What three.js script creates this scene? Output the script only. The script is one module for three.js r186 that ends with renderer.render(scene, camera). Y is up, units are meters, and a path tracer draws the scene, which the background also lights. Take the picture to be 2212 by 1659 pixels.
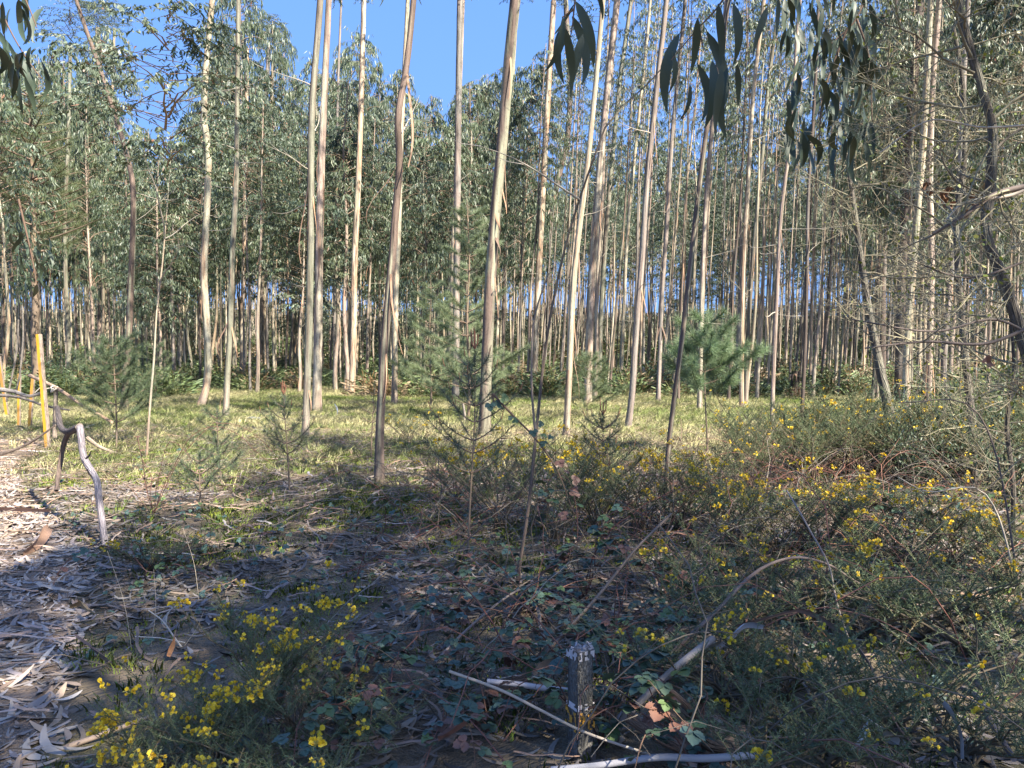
import * as THREE from 'three';

// ---------------------------------------------------------------- camera, sky, sun, exposure
const W = 1024, H = 768, PI = Math.PI;
const F = 1664, CU = 1106, CV = 829.5, PITCH = 2.05 * PI / 180, EYE = 1.6;   // focal length and centre in units of a 2212 x 1659 frame
const scene = new THREE.Scene();
const camera = new THREE.PerspectiveCamera(2 * Math.atan(CV / F) * 180 / PI, W / H, 0.1, 1500);
camera.position.set(0, EYE, 0);
camera.lookAt(0, EYE - Math.tan(PITCH), -1);
const renderer = new THREE.WebGLRenderer({ antialias: true });
renderer.setSize(W, H);
renderer.toneMapping = THREE.LinearToneMapping;
renderer.toneMappingExposure = 3.5;
renderer.shadowMap.enabled = true;
const SUN = new THREE.Vector3(0.52, 0.69, 0.50).normalize();
{
  const w = 512, h = 256, data = new Float32Array(w * h * 4);
  for (let y = 0; y < h; y++) for (let x = 0; x < w; x++) {
    const el = ((y + 0.5) / h - 0.5) * PI, az = ((x + 0.5) / w - 0.5) * 2 * PI;
    const dy = Math.sin(el), dx = Math.cos(az) * Math.cos(el), dz = Math.sin(az) * Math.cos(el);
    const c = Math.max(-1, Math.min(1, dx * SUN.x + dy * SUN.y + dz * SUN.z));
    const t = Math.pow(Math.max(0, dy), 0.55), o = (y * w + x) * 4;
    const glow = 0.35 * Math.pow(Math.max(0, c), 8) + 0.9 * Math.pow(Math.max(0, c), 60);
    const low = dy < 0 ? Math.max(0, 1 + dy * 6) : 1;
    const ph = 0.9 + 0.12 * c * c;
    data[o] = ((0.125 * (1 - t) + 0.045 * t) * ph + glow) * low + 0.05 * (1 - low);
    data[o + 1] = ((0.235 * (1 - t) + 0.115 * t) * ph + glow * 0.95) * low + 0.05 * (1 - low);
    data[o + 2] = ((0.46 * (1 - t) + 0.33 * t) * ph + glow * 0.85) * low + 0.04 * (1 - low);
    data[o + 3] = 1;
  }
  const sky = new THREE.DataTexture(data, w, h, THREE.RGBAFormat, THREE.FloatType);
  sky.mapping = THREE.EquirectangularReflectionMapping;
  sky.magFilter = sky.minFilter = THREE.LinearFilter;
  sky.needsUpdate = true;
  scene.background = sky; scene.environment = sky;
}
const sun = new THREE.DirectionalLight(new THREE.Color(1, 0.92, 0.78), 5);
sun.position.copy(SUN).multiplyScalar(120).add(new THREE.Vector3(0, 0, -20));
sun.target.position.set(0, 0, -20);
sun.castShadow = true;
sun.shadow.mapSize.set(4096, 4096);
Object.assign(sun.shadow.camera, { left: -70, right: 70, top: 70, bottom: -70, near: 1, far: 300 });
scene.add(sun, sun.target);

// ---------------------------------------------------------------- helpers
const V = (x, y, z) => new THREE.Vector3(x, y, z);
function rng(seed) { let a = (seed * 2654435761) >>> 0; return () => { a = (a + 0x6D2B79F5) | 0; let t = Math.imul(a ^ (a >>> 15), 1 | a); t = (t + Math.imul(t ^ (t >>> 7), 61 | t)) ^ t; return ((t ^ (t >>> 14)) >>> 0) / 4294967296; }; }
const hash = (x, y, z) => { let h = Math.imul(x | 0, 374761393) ^ Math.imul(y | 0, 668265263) ^ Math.imul(z | 0, 2147483647 - 1013); h = Math.imul(h ^ (h >>> 13), 1274126177); return ((h ^ (h >>> 16)) >>> 0) / 4294967296; };
const sm = (t) => t * t * (3 - 2 * t);
function noise(x, y, z) {
  const i = Math.floor(x), j = Math.floor(y), k = Math.floor(z), u = sm(x - i), v = sm(y - j), w = sm(z - k);
  const L = (a, b, t) => a + (b - a) * t;
  return L(L(L(hash(i, j, k), hash(i + 1, j, k), u), L(hash(i, j + 1, k), hash(i + 1, j + 1, k), u), v), L(L(hash(i, j, k + 1), hash(i + 1, j, k + 1), u), L(hash(i, j + 1, k + 1), hash(i + 1, j + 1, k + 1), u), v), w);
}
const fbm = (x, y, z) => 0.55 * noise(x, y, z) + 0.3 * noise(x * 2.1, y * 2.1, z * 2.1 + 9) + 0.15 * noise(x * 4.3, y * 4.3, z * 4.3 + 31);
const clamp = (x, a = 0, b = 1) => Math.max(a, Math.min(b, x));
const step = (a, b, x) => sm(clamp((x - a) / (b - a)));
const mix3 = (a, b, t) => [a[0] + (b[0] - a[0]) * t, a[1] + (b[1] - a[1]) * t, a[2] + (b[2] - a[2]) * t];
const mul3 = (a, k) => [a[0] * k, a[1] * k, a[2] * k];
const terrain = (x, z) => 15 * step(60, 270, -z) * (0.75 + 0.4 * noise(x * 0.012, 1, z * 0.012)) + 0.10 * (fbm(x * 0.45, 3, z * 0.45) - 0.5) + 0.05 * (noise(x * 1.7, 8, z * 1.7) - 0.5);
const FWD = V(0, -Math.sin(PITCH), -Math.cos(PITCH)), UPV = V(0, Math.cos(PITCH), -Math.sin(PITCH));
const ray = (u, v) => FWD.clone().add(V((u - CU) / F, 0, 0)).addScaledVector(UPV, (CV - v) / F);
const P = (u, v, d) => ray(u, v).multiplyScalar(d).add(V(0, EYE, 0));               // a point d metres in front
function G(u, v) { const r = ray(u, v), t = -EYE / r.y, p = r.multiplyScalar(t).add(V(0, EYE, 0)); p.y = terrain(p.x, p.z); p.d = t; return p; }
const stand = (x, z) => V(x, terrain(x, z), z);

// collects triangles into one geometry
class MB {
  constructor() { this.p = []; this.n = []; this.c = []; this.t = []; this.i = []; }
  get tris() { return this.i.length / 3; }
  vert(p, n, c, u = 0, v = 0) { this.p.push(p.x, p.y, p.z); this.n.push(n.x, n.y, n.z); this.c.push(c[0], c[1], c[2]); this.t.push(u, v); return this.p.length / 3 - 1; }
  geo() {                                                       // turn every triangle to the side its normals point to
    const p = this.p, n = this.n, I = this.i;
    for (let k = 0; k < I.length; k += 3) {
      const a = I[k] * 3, b = I[k + 1] * 3, c = I[k + 2] * 3, ux = p[b] - p[a], uy = p[b + 1] - p[a + 1], uz = p[b + 2] - p[a + 2], vx = p[c] - p[a], vy = p[c + 1] - p[a + 1], vz = p[c + 2] - p[a + 2];
      const d = (uy * vz - uz * vy) * (n[a] + n[b] + n[c]) + (uz * vx - ux * vz) * (n[a + 1] + n[b + 1] + n[c + 1]) + (ux * vy - uy * vx) * (n[a + 2] + n[b + 2] + n[c + 2]);
      if (d < 0) { const t = I[k + 1]; I[k + 1] = I[k + 2]; I[k + 2] = t; }
    }
    const g = new THREE.BufferGeometry();
    g.setAttribute('position', new THREE.Float32BufferAttribute(this.p, 3));
    g.setAttribute('normal', new THREE.Float32BufferAttribute(this.n, 3));
    g.setAttribute('color', new THREE.Float32BufferAttribute(this.c, 3));
    g.setAttribute('uv', new THREE.Float32BufferAttribute(this.t, 2));
    g.setIndex(this.i); return g;
  }
  // a round limb through pts; rad and color may be functions of (t, metres, angle)
  tube(pts, rad, seg, color, caps = false, lump = 0, seed = 0) {
    const n = pts.length, T = [], at = []; let len = 0, N = null;
    for (let k = 0; k < n; k++) { T.push(pts[Math.min(k + 1, n - 1)].clone().sub(pts[Math.max(k - 1, 0)]).normalize()); if (k) len += pts[k].distanceTo(pts[k - 1]); at.push(len); }
    const first = this.p.length / 3;
    N = Math.abs(T[0].y) < 0.9 ? V(0, 1, 0) : V(0, 0, 1);
    for (let k = 0; k < n; k++) {
      N.addScaledVector(T[k], -N.dot(T[k])).normalize();
      const B = T[k].clone().cross(N), t = len ? at[k] / len : 0;
      for (let s = 0; s <= seg; s++) {
        const a = s / seg * 2 * PI, d = N.clone().multiplyScalar(Math.cos(a)).addScaledVector(B, Math.sin(a));
        let r = typeof rad === 'function' ? rad(t, at[k], a) : rad;
        if (lump) r *= 1 + lump * (noise(Math.cos(a) * 1.5 + seed, at[k] * 5, Math.sin(a) * 1.5) - 0.5);
        const c = typeof color === 'function' ? color(t, at[k], a) : color;
        this.vert(pts[k].clone().addScaledVector(d, r), d, c, s / seg, at[k] * 0.6);
      }
    }
    for (let k = 0; k < n - 1; k++) for (let s = 0; s < seg; s++) { const a = first + k * (seg + 1) + s, b = a + seg + 1; this.i.push(a, b, a + 1, b, b + 1, a + 1); }
    if (caps) for (const k of [0, n - 1]) {
      const c = typeof color === 'function' ? color(k ? 1 : 0, at[k], 0) : color, nn = T[k].clone().multiplyScalar(k ? 1 : -1), cc = typeof caps === 'object' ? caps : c;
      const m = this.vert(pts[k], nn, cc), ring = [];
      for (let s = 0; s < seg; s++) { const q = (first + k * (seg + 1) + s) * 3; ring.push(this.vert(V(this.p[q], this.p[q + 1], this.p[q + 2]), nn, cc)); }
      for (let s = 0; s < seg; s++) k ? this.i.push(m, ring[s], ring[(s + 1) % seg]) : this.i.push(m, ring[(s + 1) % seg], ring[s]);
    }
  }
  // a sickle leaf from base along dir; side is its width direction
  leaf(base, dir, side, L, w, bend, c, c2 = c) {
    const nn = dir.clone().cross(side).normalize();
    const q = (t, s) => base.clone().addScaledVector(dir, t * L).addScaledVector(side, s * w + bend * L * t * t).addScaledVector(nn, -0.12 * L * t * t);
    const a = this.vert(base, nn, c), l1 = this.vert(q(0.3, -0.5), nn, c), r1 = this.vert(q(0.3, 0.5), nn, c), l2 = this.vert(q(0.65, -0.42), nn, c2), r2 = this.vert(q(0.65, 0.42), nn, c2), e = this.vert(q(1, 0), nn, c2);
    this.i.push(a, r1, l1, l1, r1, r2, l1, r2, l2, l2, r2, e);
  }
  // a thin needle or blade: one triangle
  blade(base, dir, side, L, w, c, c2 = c) {
    const nn = dir.clone().cross(side).normalize();
    const a = this.vert(base.clone().addScaledVector(side, -w / 2), nn, c), b = this.vert(base.clone().addScaledVector(side, w / 2), nn, c), e = this.vert(base.clone().addScaledVector(dir, L), nn, c2);
    this.i.push(a, b, e);
  }
  // a ribbon through pts with width direction side(k)
  ribbon(pts, side, width, color, cup = 0) {
    const n = pts.length, first = this.p.length / 3;
    for (let k = 0; k < n; k++) {
      const T = pts[Math.min(k + 1, n - 1)].clone().sub(pts[Math.max(k - 1, 0)]).normalize(), S = side(k / (n - 1)).clone().addScaledVector(T, -side(k / (n - 1)).dot(T)).normalize(), nn = T.clone().cross(S), w = width(k / (n - 1));
      const c = typeof color === 'function' ? color(k / (n - 1)) : color;
      for (const s of [-1, 0, 1]) this.vert(pts[k].clone().addScaledVector(S, s * w / 2).addScaledVector(nn, s ? cup * w : 0), nn.clone().addScaledVector(S, -s * cup * 1.5).normalize(), c, 0.3 + s * 0.1, k * 0.1);
    }
    for (let k = 0; k < n - 1; k++) for (let s = 0; s < 2; s++) { const a = first + k * 3 + s, b = a + 3; this.i.push(a, a + 1, b, b, a + 1, b + 1); }
  }
}
function curve(pts, n) { return new THREE.CatmullRomCurve3(pts, false, 'centripetal').getSpacedPoints(n); }

const used = {};
function numbered(name) { const k = used[name] = (used[name] ?? -1) + 1; return k ? `${name}_${String(k).padStart(3, '0')}` : name; }
function info(o, label, category, group, kind) { o.userData = {}; if (label) o.userData.label = label; if (category) o.userData.category = category; if (group) o.userData.group = group; if (kind) o.userData.kind = kind; return o; }
function thing(name, label, category, p, group) { const o = new THREE.Group(); o.name = numbered(name); if (p) o.position.copy(p); info(o, label, category, group); scene.add(o); return o; }
function part(name, geometry, material, parent) { const m = new THREE.Mesh(geometry, material); m.name = name; m.castShadow = m.receiveShadow = true; parent.add(m); return m; }
function single(name, geometry, material, label, category, group, p) { const m = part(numbered(name), geometry, material, scene); if (p) m.position.copy(p); return info(m, label, category, group); }
function copy(o, label, group, p, turn, scale) { const c = o.clone(); c.name = numbered(o.name.replace(/_\d{3}$/, '')); c.userData = { ...o.userData, label, group }; if (!group) delete c.userData.group; scene.add(c); if (p) c.position.copy(p); if (turn !== undefined) c.rotation.y = turn; if (scale) c.scale.setScalar(scale); return c; }
function scatter(name, geometry, material, count, fn, label, category) {   // stuff nobody could count
  const m = new THREE.InstancedMesh(geometry, material, count), q = new THREE.Object3D(), col = new THREE.Color(); let k = 0;
  for (let i = 0; i < count; i++) { const c = fn(q, i); if (!c) continue; q.updateMatrix(); m.setMatrixAt(k, q.matrix); m.setColorAt(k, col.setRGB(c[0], c[1], c[2])); k++; }
  m.count = k; m.name = numbered(name); m.castShadow = m.receiveShadow = true; info(m, label, category, null, 'stuff'); scene.add(m); return m;
}

// ---------------------------------------------------------------- materials
function tex(w, h, fn, srgb) { const d = new Uint8Array(w * h * 4); for (let y = 0; y < h; y++) for (let x = 0; x < w; x++) { const c = fn(x / w, y / h), o = (y * w + x) * 4; d[o] = clamp(c[0]) * 255; d[o + 1] = clamp(c[1]) * 255; d[o + 2] = clamp(c[2]) * 255; d[o + 3] = 255; } const t = new THREE.DataTexture(d, w, h); t.wrapS = t.wrapT = THREE.RepeatWrapping; t.magFilter = THREE.LinearFilter; t.minFilter = THREE.LinearMipmapLinearFilter; t.generateMipmaps = true; if (srgb) t.colorSpace = THREE.SRGBColorSpace; t.needsUpdate = true; return t; }
const wrapN = (x, y, fx, fy, s) => { const a = x * 2 * PI, b = y * 2 * PI; return noise(Math.cos(a) * fx + 50 + s, Math.sin(a) * fx + 50 + Math.cos(b) * fy, Math.sin(b) * fy + 50 + s); };
const barkMap = tex(256, 512, (x, y) => { const s = wrapN(x, y, 5, 1.2, 0) * 0.5 + wrapN(x, y, 11, 3, 7) * 0.3 + wrapN(x, y, 3, 12, 3) * 0.2, k = 0.25 + 1.25 * s + (wrapN(x, y, 9, 20, 5) > 0.8 ? -0.35 : 0); return [k, k, k]; }, false);
const barkBump = tex(256, 512, (x, y) => { const s = wrapN(x, y, 6, 1.2, 20) * 0.6 + wrapN(x, y, 13, 5, 27) * 0.4; return [s, s, s]; }, false);
const roughBump = tex(256, 512, (x, y) => { const s = Math.pow(Math.abs(wrapN(x, y, 5, 3, 40) - 0.5) * 2, 0.6) * 0.7 + wrapN(x, y, 12, 9, 47) * 0.3; return [s, s, s]; }, false);
const M = {
  bark: new THREE.MeshStandardMaterial({ vertexColors: true, roughness: 0.82, map: barkMap, bumpMap: barkBump, bumpScale: 0.006 }),
  rough: new THREE.MeshStandardMaterial({ vertexColors: true, roughness: 0.95, map: barkMap, bumpMap: roughBump, bumpScale: 0.02 }),
  twig: new THREE.MeshStandardMaterial({ vertexColors: true, roughness: 0.85 }),
  leaf: new THREE.MeshPhysicalMaterial({ vertexColors: true, roughness: 0.5, transmission: 0.42, thickness: 0, side: THREE.DoubleSide }),
  needle: new THREE.MeshPhysicalMaterial({ vertexColors: true, roughness: 0.6, transmission: 0.45, thickness: 0, side: THREE.DoubleSide }),
  thick: new THREE.MeshPhysicalMaterial({ vertexColors: true, roughness: 0.55, transmission: 0.12, thickness: 0, side: THREE.DoubleSide }),
  dry: new THREE.MeshStandardMaterial({ vertexColors: true, roughness: 0.9, side: THREE.DoubleSide }),
  litter: new THREE.MeshStandardMaterial({ vertexColors: true, roughness: 0.75, side: THREE.DoubleSide }),
  petal: new THREE.MeshPhysicalMaterial({ vertexColors: true, roughness: 0.7, transmission: 0.3, thickness: 0, side: THREE.DoubleSide }),
  paint: new THREE.MeshStandardMaterial({ vertexColors: true, roughness: 0.6, bumpMap: barkBump, bumpScale: 0.003 }),
};
for (const k in M) M[k].name = k;

// ---------------------------------------------------------------- ground, path
const groundCol = (x, z) => {
  const d = Math.hypot(x, z), n = fbm(x * 0.7, 1, z * 0.7), n2 = noise(x * 3, 5, z * 3), n3 = noise(x * 9, 7, z * 9);
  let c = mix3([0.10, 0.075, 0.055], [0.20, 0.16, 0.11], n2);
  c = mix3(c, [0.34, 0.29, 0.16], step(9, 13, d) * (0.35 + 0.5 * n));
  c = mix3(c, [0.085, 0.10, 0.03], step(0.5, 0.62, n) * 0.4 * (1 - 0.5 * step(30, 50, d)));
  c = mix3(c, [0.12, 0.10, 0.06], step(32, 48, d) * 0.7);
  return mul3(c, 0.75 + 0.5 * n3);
};
const fineBump = tex(512, 512, (x, y) => { const s = wrapN(x, y, 9, 9, 60) * 0.4 + wrapN(x, y, 22, 22, 66) * 0.35 + wrapN(x, y, 45, 45, 71) * 0.25; return [s, s, s]; }, false);
const fineMap = tex(512, 512, (x, y) => { const s = 0.55 + 0.5 * wrapN(x, y, 40, 30, 80) + 0.3 * (wrapN(x, y, 15, 60, 84) - 0.5); return [s, s * 0.98, s * 0.94]; }, false);
M.soil = new THREE.MeshStandardMaterial({ vertexColors: true, roughness: 1, map: fineMap, bumpMap: fineBump, bumpScale: 0.03, name: 'soil' });
{
  const mb = new MB(), rings = [0], seg = 240; let r = 0.5;
  while (r < 600) { rings.push(r); r *= 1.045; r += 0.02; }
  for (const q of rings) for (let s = 0; s <= seg; s++) {
    const a = s / seg * 2 * PI, x = Math.cos(a) * q, z = Math.sin(a) * q, e = 0.05, fade = 1;
    const y = terrain(x, z) * fade, nx = (terrain(x - e, z) - terrain(x + e, z)) / (2 * e), nz = (terrain(x, z - e) - terrain(x, z + e)) / (2 * e);
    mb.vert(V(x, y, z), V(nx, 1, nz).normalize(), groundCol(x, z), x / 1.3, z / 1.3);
  }
  for (let k = 0; k < rings.length - 1; k++) for (let s = 0; s < seg; s++) { const a = k * (seg + 1) + s, b = a + seg + 1; mb.i.push(a, a + 1, b, b, a + 1, b + 1); }
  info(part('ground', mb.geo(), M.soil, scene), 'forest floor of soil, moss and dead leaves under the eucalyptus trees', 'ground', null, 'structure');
}
const pathEdge = (z) => 0.35 + 0.65 * z + 0.25 * Math.sin(z * 0.8) - 0.12 * noise(0, 4, z * 2);      // the right-hand edge of the track
{
  const mb = new MB(), n = 70, m = 24;
  for (let k = 0; k <= n; k++) for (let s = 0; s <= m; s++) {
    const z = -1.5 - k * 0.19, x = pathEdge(z) - s * 0.12, edge = Math.min(s, m - s, k, n - k) === 0 ? -0.03 : 0.012;
    mb.vert(V(x, terrain(x, z) + edge, z), V(0, 1, 0), mul3(mix3([0.16, 0.12, 0.10], [0.30, 0.22, 0.16], noise(x * 4, 2, z * 4)), 0.8 + 0.4 * noise(x * 12, 3, z * 12)), x / 1.1, z / 1.1);
  }
  for (let k = 0; k < n; k++) for (let s = 0; s < m; s++) { const a = k * (m + 1) + s, b = a + m + 1; mb.i.push(a, b, a + 1, b, b + 1, a + 1); }
  info(part('path', mb.geo(), M.soil, scene), 'beaten track covered in fallen leaves along the left of the clearing', 'path', null, 'structure');
}

// ---------------------------------------------------------------- bark colours and trunks
const BK = { cream: [0.44, 0.40, 0.30], green: [0.22, 0.225, 0.15], tan: [0.40, 0.30, 0.22], pink: [0.36, 0.27, 0.22], brown: [0.12, 0.082, 0.062], dark: [0.085, 0.065, 0.055], orange: [0.42, 0.25, 0.15], grey: [0.20, 0.185, 0.165] };
function barkColor(kind, seed) {
  return (t, s, a) => {
    const ca = Math.cos(a), sa = Math.sin(a), n = clamp(0.5 + 1.5 * (fbm(ca * 1.4 + seed * 7, s * 0.4, sa * 1.4 + seed) - 0.5)), k = noise(ca * 4.5 + seed, s * 0.6, sa * 4.5), f = noise(ca * 7, s * 2.5 + seed, sa * 7), low = 1 - step(0, 1.6, s);
    const peel = step(0.50, 0.56, n), streak = step(0.55, 0.66, k);
    let c;
    if (kind === 'pale') { c = mix3(BK.cream, BK.green, step(0.35, 0.7, n) * 0.7); c = mix3(c, BK.pink, low * 0.8); c = mix3(c, BK.brown, streak * 0.3); c = mix3(c, BK.orange, step(0.62, 0.66, noise(ca * 2 + seed, s * 1.3, sa * 2)) * 0.5); }
    else if (kind === 'green') { c = mix3(BK.green, BK.grey, f * 0.6); c = mix3(c, BK.brown, step(0.58, 0.62, n) * 0.75); c = mix3(c, BK.pink, low * 0.5); c = mix3(c, BK.dark, streak * 0.35); }
    else if (kind === 'pink') { c = mix3(BK.pink, BK.cream, peel * 0.75); c = mix3(c, BK.brown, streak * 0.65); }
    else if (kind === 'brown') { c = mix3(BK.brown, mul3(BK.green, 1.2), step(0.60, 0.63, n)); c = mix3(c, BK.pink, 0.18 * f); c = mix3(c, mul3(BK.pink, 0.6), low * 0.4); c = mix3(c, BK.dark, streak * 0.4); }
    else if (kind === 'ragged') { c = mix3(mix3(BK.tan, BK.cream, f), BK.orange, streak * 0.8); c = mix3(c, BK.brown, step(0.64, 0.72, noise(ca * 5 + seed + 9, s * 0.7, sa * 5)) * 0.75); }
    else if (kind === 'dark') { c = mix3(BK.dark, BK.brown, f * 0.8); c = mix3(c, BK.grey, step(0.62, 0.7, n) * 0.5); }
    else { c = mix3(BK.grey, BK.pink, peel * 0.6); c = mix3(c, BK.dark, streak * 0.5); }
    const g = 0.7 + 0.6 * f; return mul3(c, g * (noise(ca * 9, s * 9, sa * 9 + seed) > 0.86 ? 0.5 : 1));
  };
}
function barkStrip(mb, p, out, L, w, seed, curl = 0.15) {      // a shed strip of bark hanging down beside the trunk
  const R = rng(seed), pts = [], side = out.clone().cross(V(0, 1, 0)).normalize(), n = 7, sw = (R() - 0.5) * 0.3, c = mix3(BK.brown, BK.orange, R() * 0.9);
  for (let k = 0; k <= n; k++) { const t = k / n; pts.push(p.clone().addScaledVector(out, curl * L * Math.sin(t * 2.4) * (0.3 + t) + 0.006).add(V(0, -L * t, 0)).addScaledVector(side, sw * L * t * t)); }
  const tw = (R() - 0.5) * 2.5;
  mb.ribbon(pts, (t) => side.clone().applyAxisAngle(V(0, 1, 0), tw * t), (t) => w * (1 - 0.75 * t), c, 0.2);
}
function deadBranch(mb, p, dir, L, r, seed, c = [0.36, 0.32, 0.26]) {
  const R = rng(seed), pts = [p.clone()], d = dir.clone(); let q = p.clone();
  const droop = -0.12 + R() * 0.3, n = 7;
  for (let k = 0; k < n; k++) { d.y -= droop * (k < 3 ? 1 : -0.9); d.x += (R() - 0.5) * 0.35; d.z += (R() - 0.5) * 0.35; d.normalize(); q = q.clone().addScaledVector(d, L / n); pts.push(q); if (k > 1 && R() < 0.5) { const e = d.clone().add(V(R() - 0.5, R() - 0.3, R() - 0.5)).normalize(); mb.tube([q, q.clone().addScaledVector(e, L * 0.15), q.clone().addScaledVector(e, L * 0.3).add(V(0, 0.03, 0))], (t) => r * 0.45 * (1 - 0.8 * t), 3, c); } }
  mb.tube(pts, (t) => r * (1 - 0.85 * t), 4, c);
}

// ---------------------------------------------------------------- eucalyptus crowns: drooping sprays of sickle leaves
const LEAFC = [[0.045, 0.08, 0.045], [0.10, 0.145, 0.07], [0.085, 0.125, 0.085], [0.17, 0.215, 0.14], [0.145, 0.17, 0.075]];
function spray(mb, p, dir, n, L, w, R, tone, twigs) {
  const side0 = V(R() - 0.5, 0.1 * (R() - 0.5), R() - 0.5).normalize(), d = dir.clone(); let q = p.clone(); const pts = [q.clone()];
  for (let k = 0; k < n; k++) {
    d.y -= 0.16; d.normalize(); q = q.clone().addScaledVector(d, L * 0.28); pts.push(q);
    const f = V((R() - 0.5) * 0.85, -1.2 + 0.4 * R(), (R() - 0.5) * 0.85).addScaledVector(d, 0.15).normalize(), s = V(R() - 0.5, (R() - 0.5) * 0.5, R() - 0.5); s.addScaledVector(f, -s.dot(f)).normalize();
    let c = mix3(tone, LEAFC[(R() * 5) | 0], 0.55); if (R() < 0.02) c = [0.22, 0.10, 0.05];
    c = mul3(c, 0.75 + 0.5 * R());
    mb.leaf(q, f, s, L * (0.75 + 0.5 * R()), w * (0.7 + 0.6 * R()), (R() - 0.5) * 0.5, c);
  }
  if (twigs) twigs.tube(pts.filter((_, k) => k % 3 === 0 || k === n), 0.004, 3, [0.20, 0.12, 0.08]);
  return side0;
}
function makeCrown(seed, o) {       // o: H, R, nb, sprays, leaves, L, w, gap
  const R = rng(seed), fo = new MB(), br = new MB();
  for (let b = 0; b < o.nb; b++) {
    const y = o.H * (0.0 + Math.pow((b + R()) / o.nb, 0.9)), yy = y / o.H, az = R() * 2 * PI, prof = o.R * (0.45 + 0.75 * Math.sin(PI * Math.pow(yy, 0.7) * 0.92)) * (1 - 0.55 * yy * yy), len = prof * (0.5 + 0.6 * R());
    const tone = mul3(LEAFC[(R() * 5) | 0], 0.8 + 0.4 * R());
    const out = V(Math.cos(az), 0, Math.sin(az)), pts = []; const rise = 0.9 - 0.3 * yy + 0.3 * R();
    for (let k = 0; k <= 5; k++) { const t = k / 5; pts.push(V(0, y, 0).addScaledVector(out, len * t).add(V(0, len * (rise * t - 0.75 * t * t), 0)).add(V((R() - 0.5) * 0.08, 0, (R() - 0.5) * 0.08))); }
    br.tube(pts, (t) => (0.010 + 0.012 * len / 2) * (1 - 0.75 * t), 4, [0.25, 0.18, 0.13]);
    for (let k = 0; k < o.sprays; k++) {
      const t = 0.3 + 0.7 * Math.pow(R(), 0.7), i = Math.min(4, Math.floor(t * 5)), p = pts[i].clone().lerp(pts[i + 1], t * 5 - i);
      spray(fo, p, out.clone().multiplyScalar(0.5 + R()).add(V((R() - 0.5) * 1.4, 0.35 - 0.4 * R(), (R() - 0.5) * 1.4)).normalize(), Math.round(o.leaves * (0.6 + 0.7 * R())), o.L, o.w, R, tone, o.fine ? br : null);
    }
  }
  return { foliage: fo.geo(), branches: br.geo(), tris: fo.tris + br.tris };
}
const nearCrowns = [0, 1, 2, 3].map((k) => makeCrown(100 + k, { H: 9, R: 1.7, nb: 60, sprays: 7, leaves: 11, L: 0.22, w: 0.034 }));
const midCrowns = [0, 1, 2, 3, 4, 5].map((k) => makeCrown(200 + k, { H: 10, R: 1.55 + 0.12 * (k % 3), nb: 70, sprays: 7, leaves: 12, L: 0.26, w: 0.038 }));
const thinCrowns = [0, 1, 2, 3].map((k) => makeCrown(300 + k, { H: 9, R: 1.15, nb: 34, sprays: 4, leaves: 9, L: 0.24, w: 0.036 }));
function addCrown(tree, set, k, p, sx, sy, turn) {
  const c = new THREE.Group(); c.name = 'crown'; c.position.copy(p); c.rotation.y = turn; c.scale.set(sx, sy, sx); tree.add(c);
  const g = set[k % set.length];
  part('foliage', g.foliage, M.leaf, c); part('branches', g.branches, M.twig, c);
  return c;
}

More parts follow.
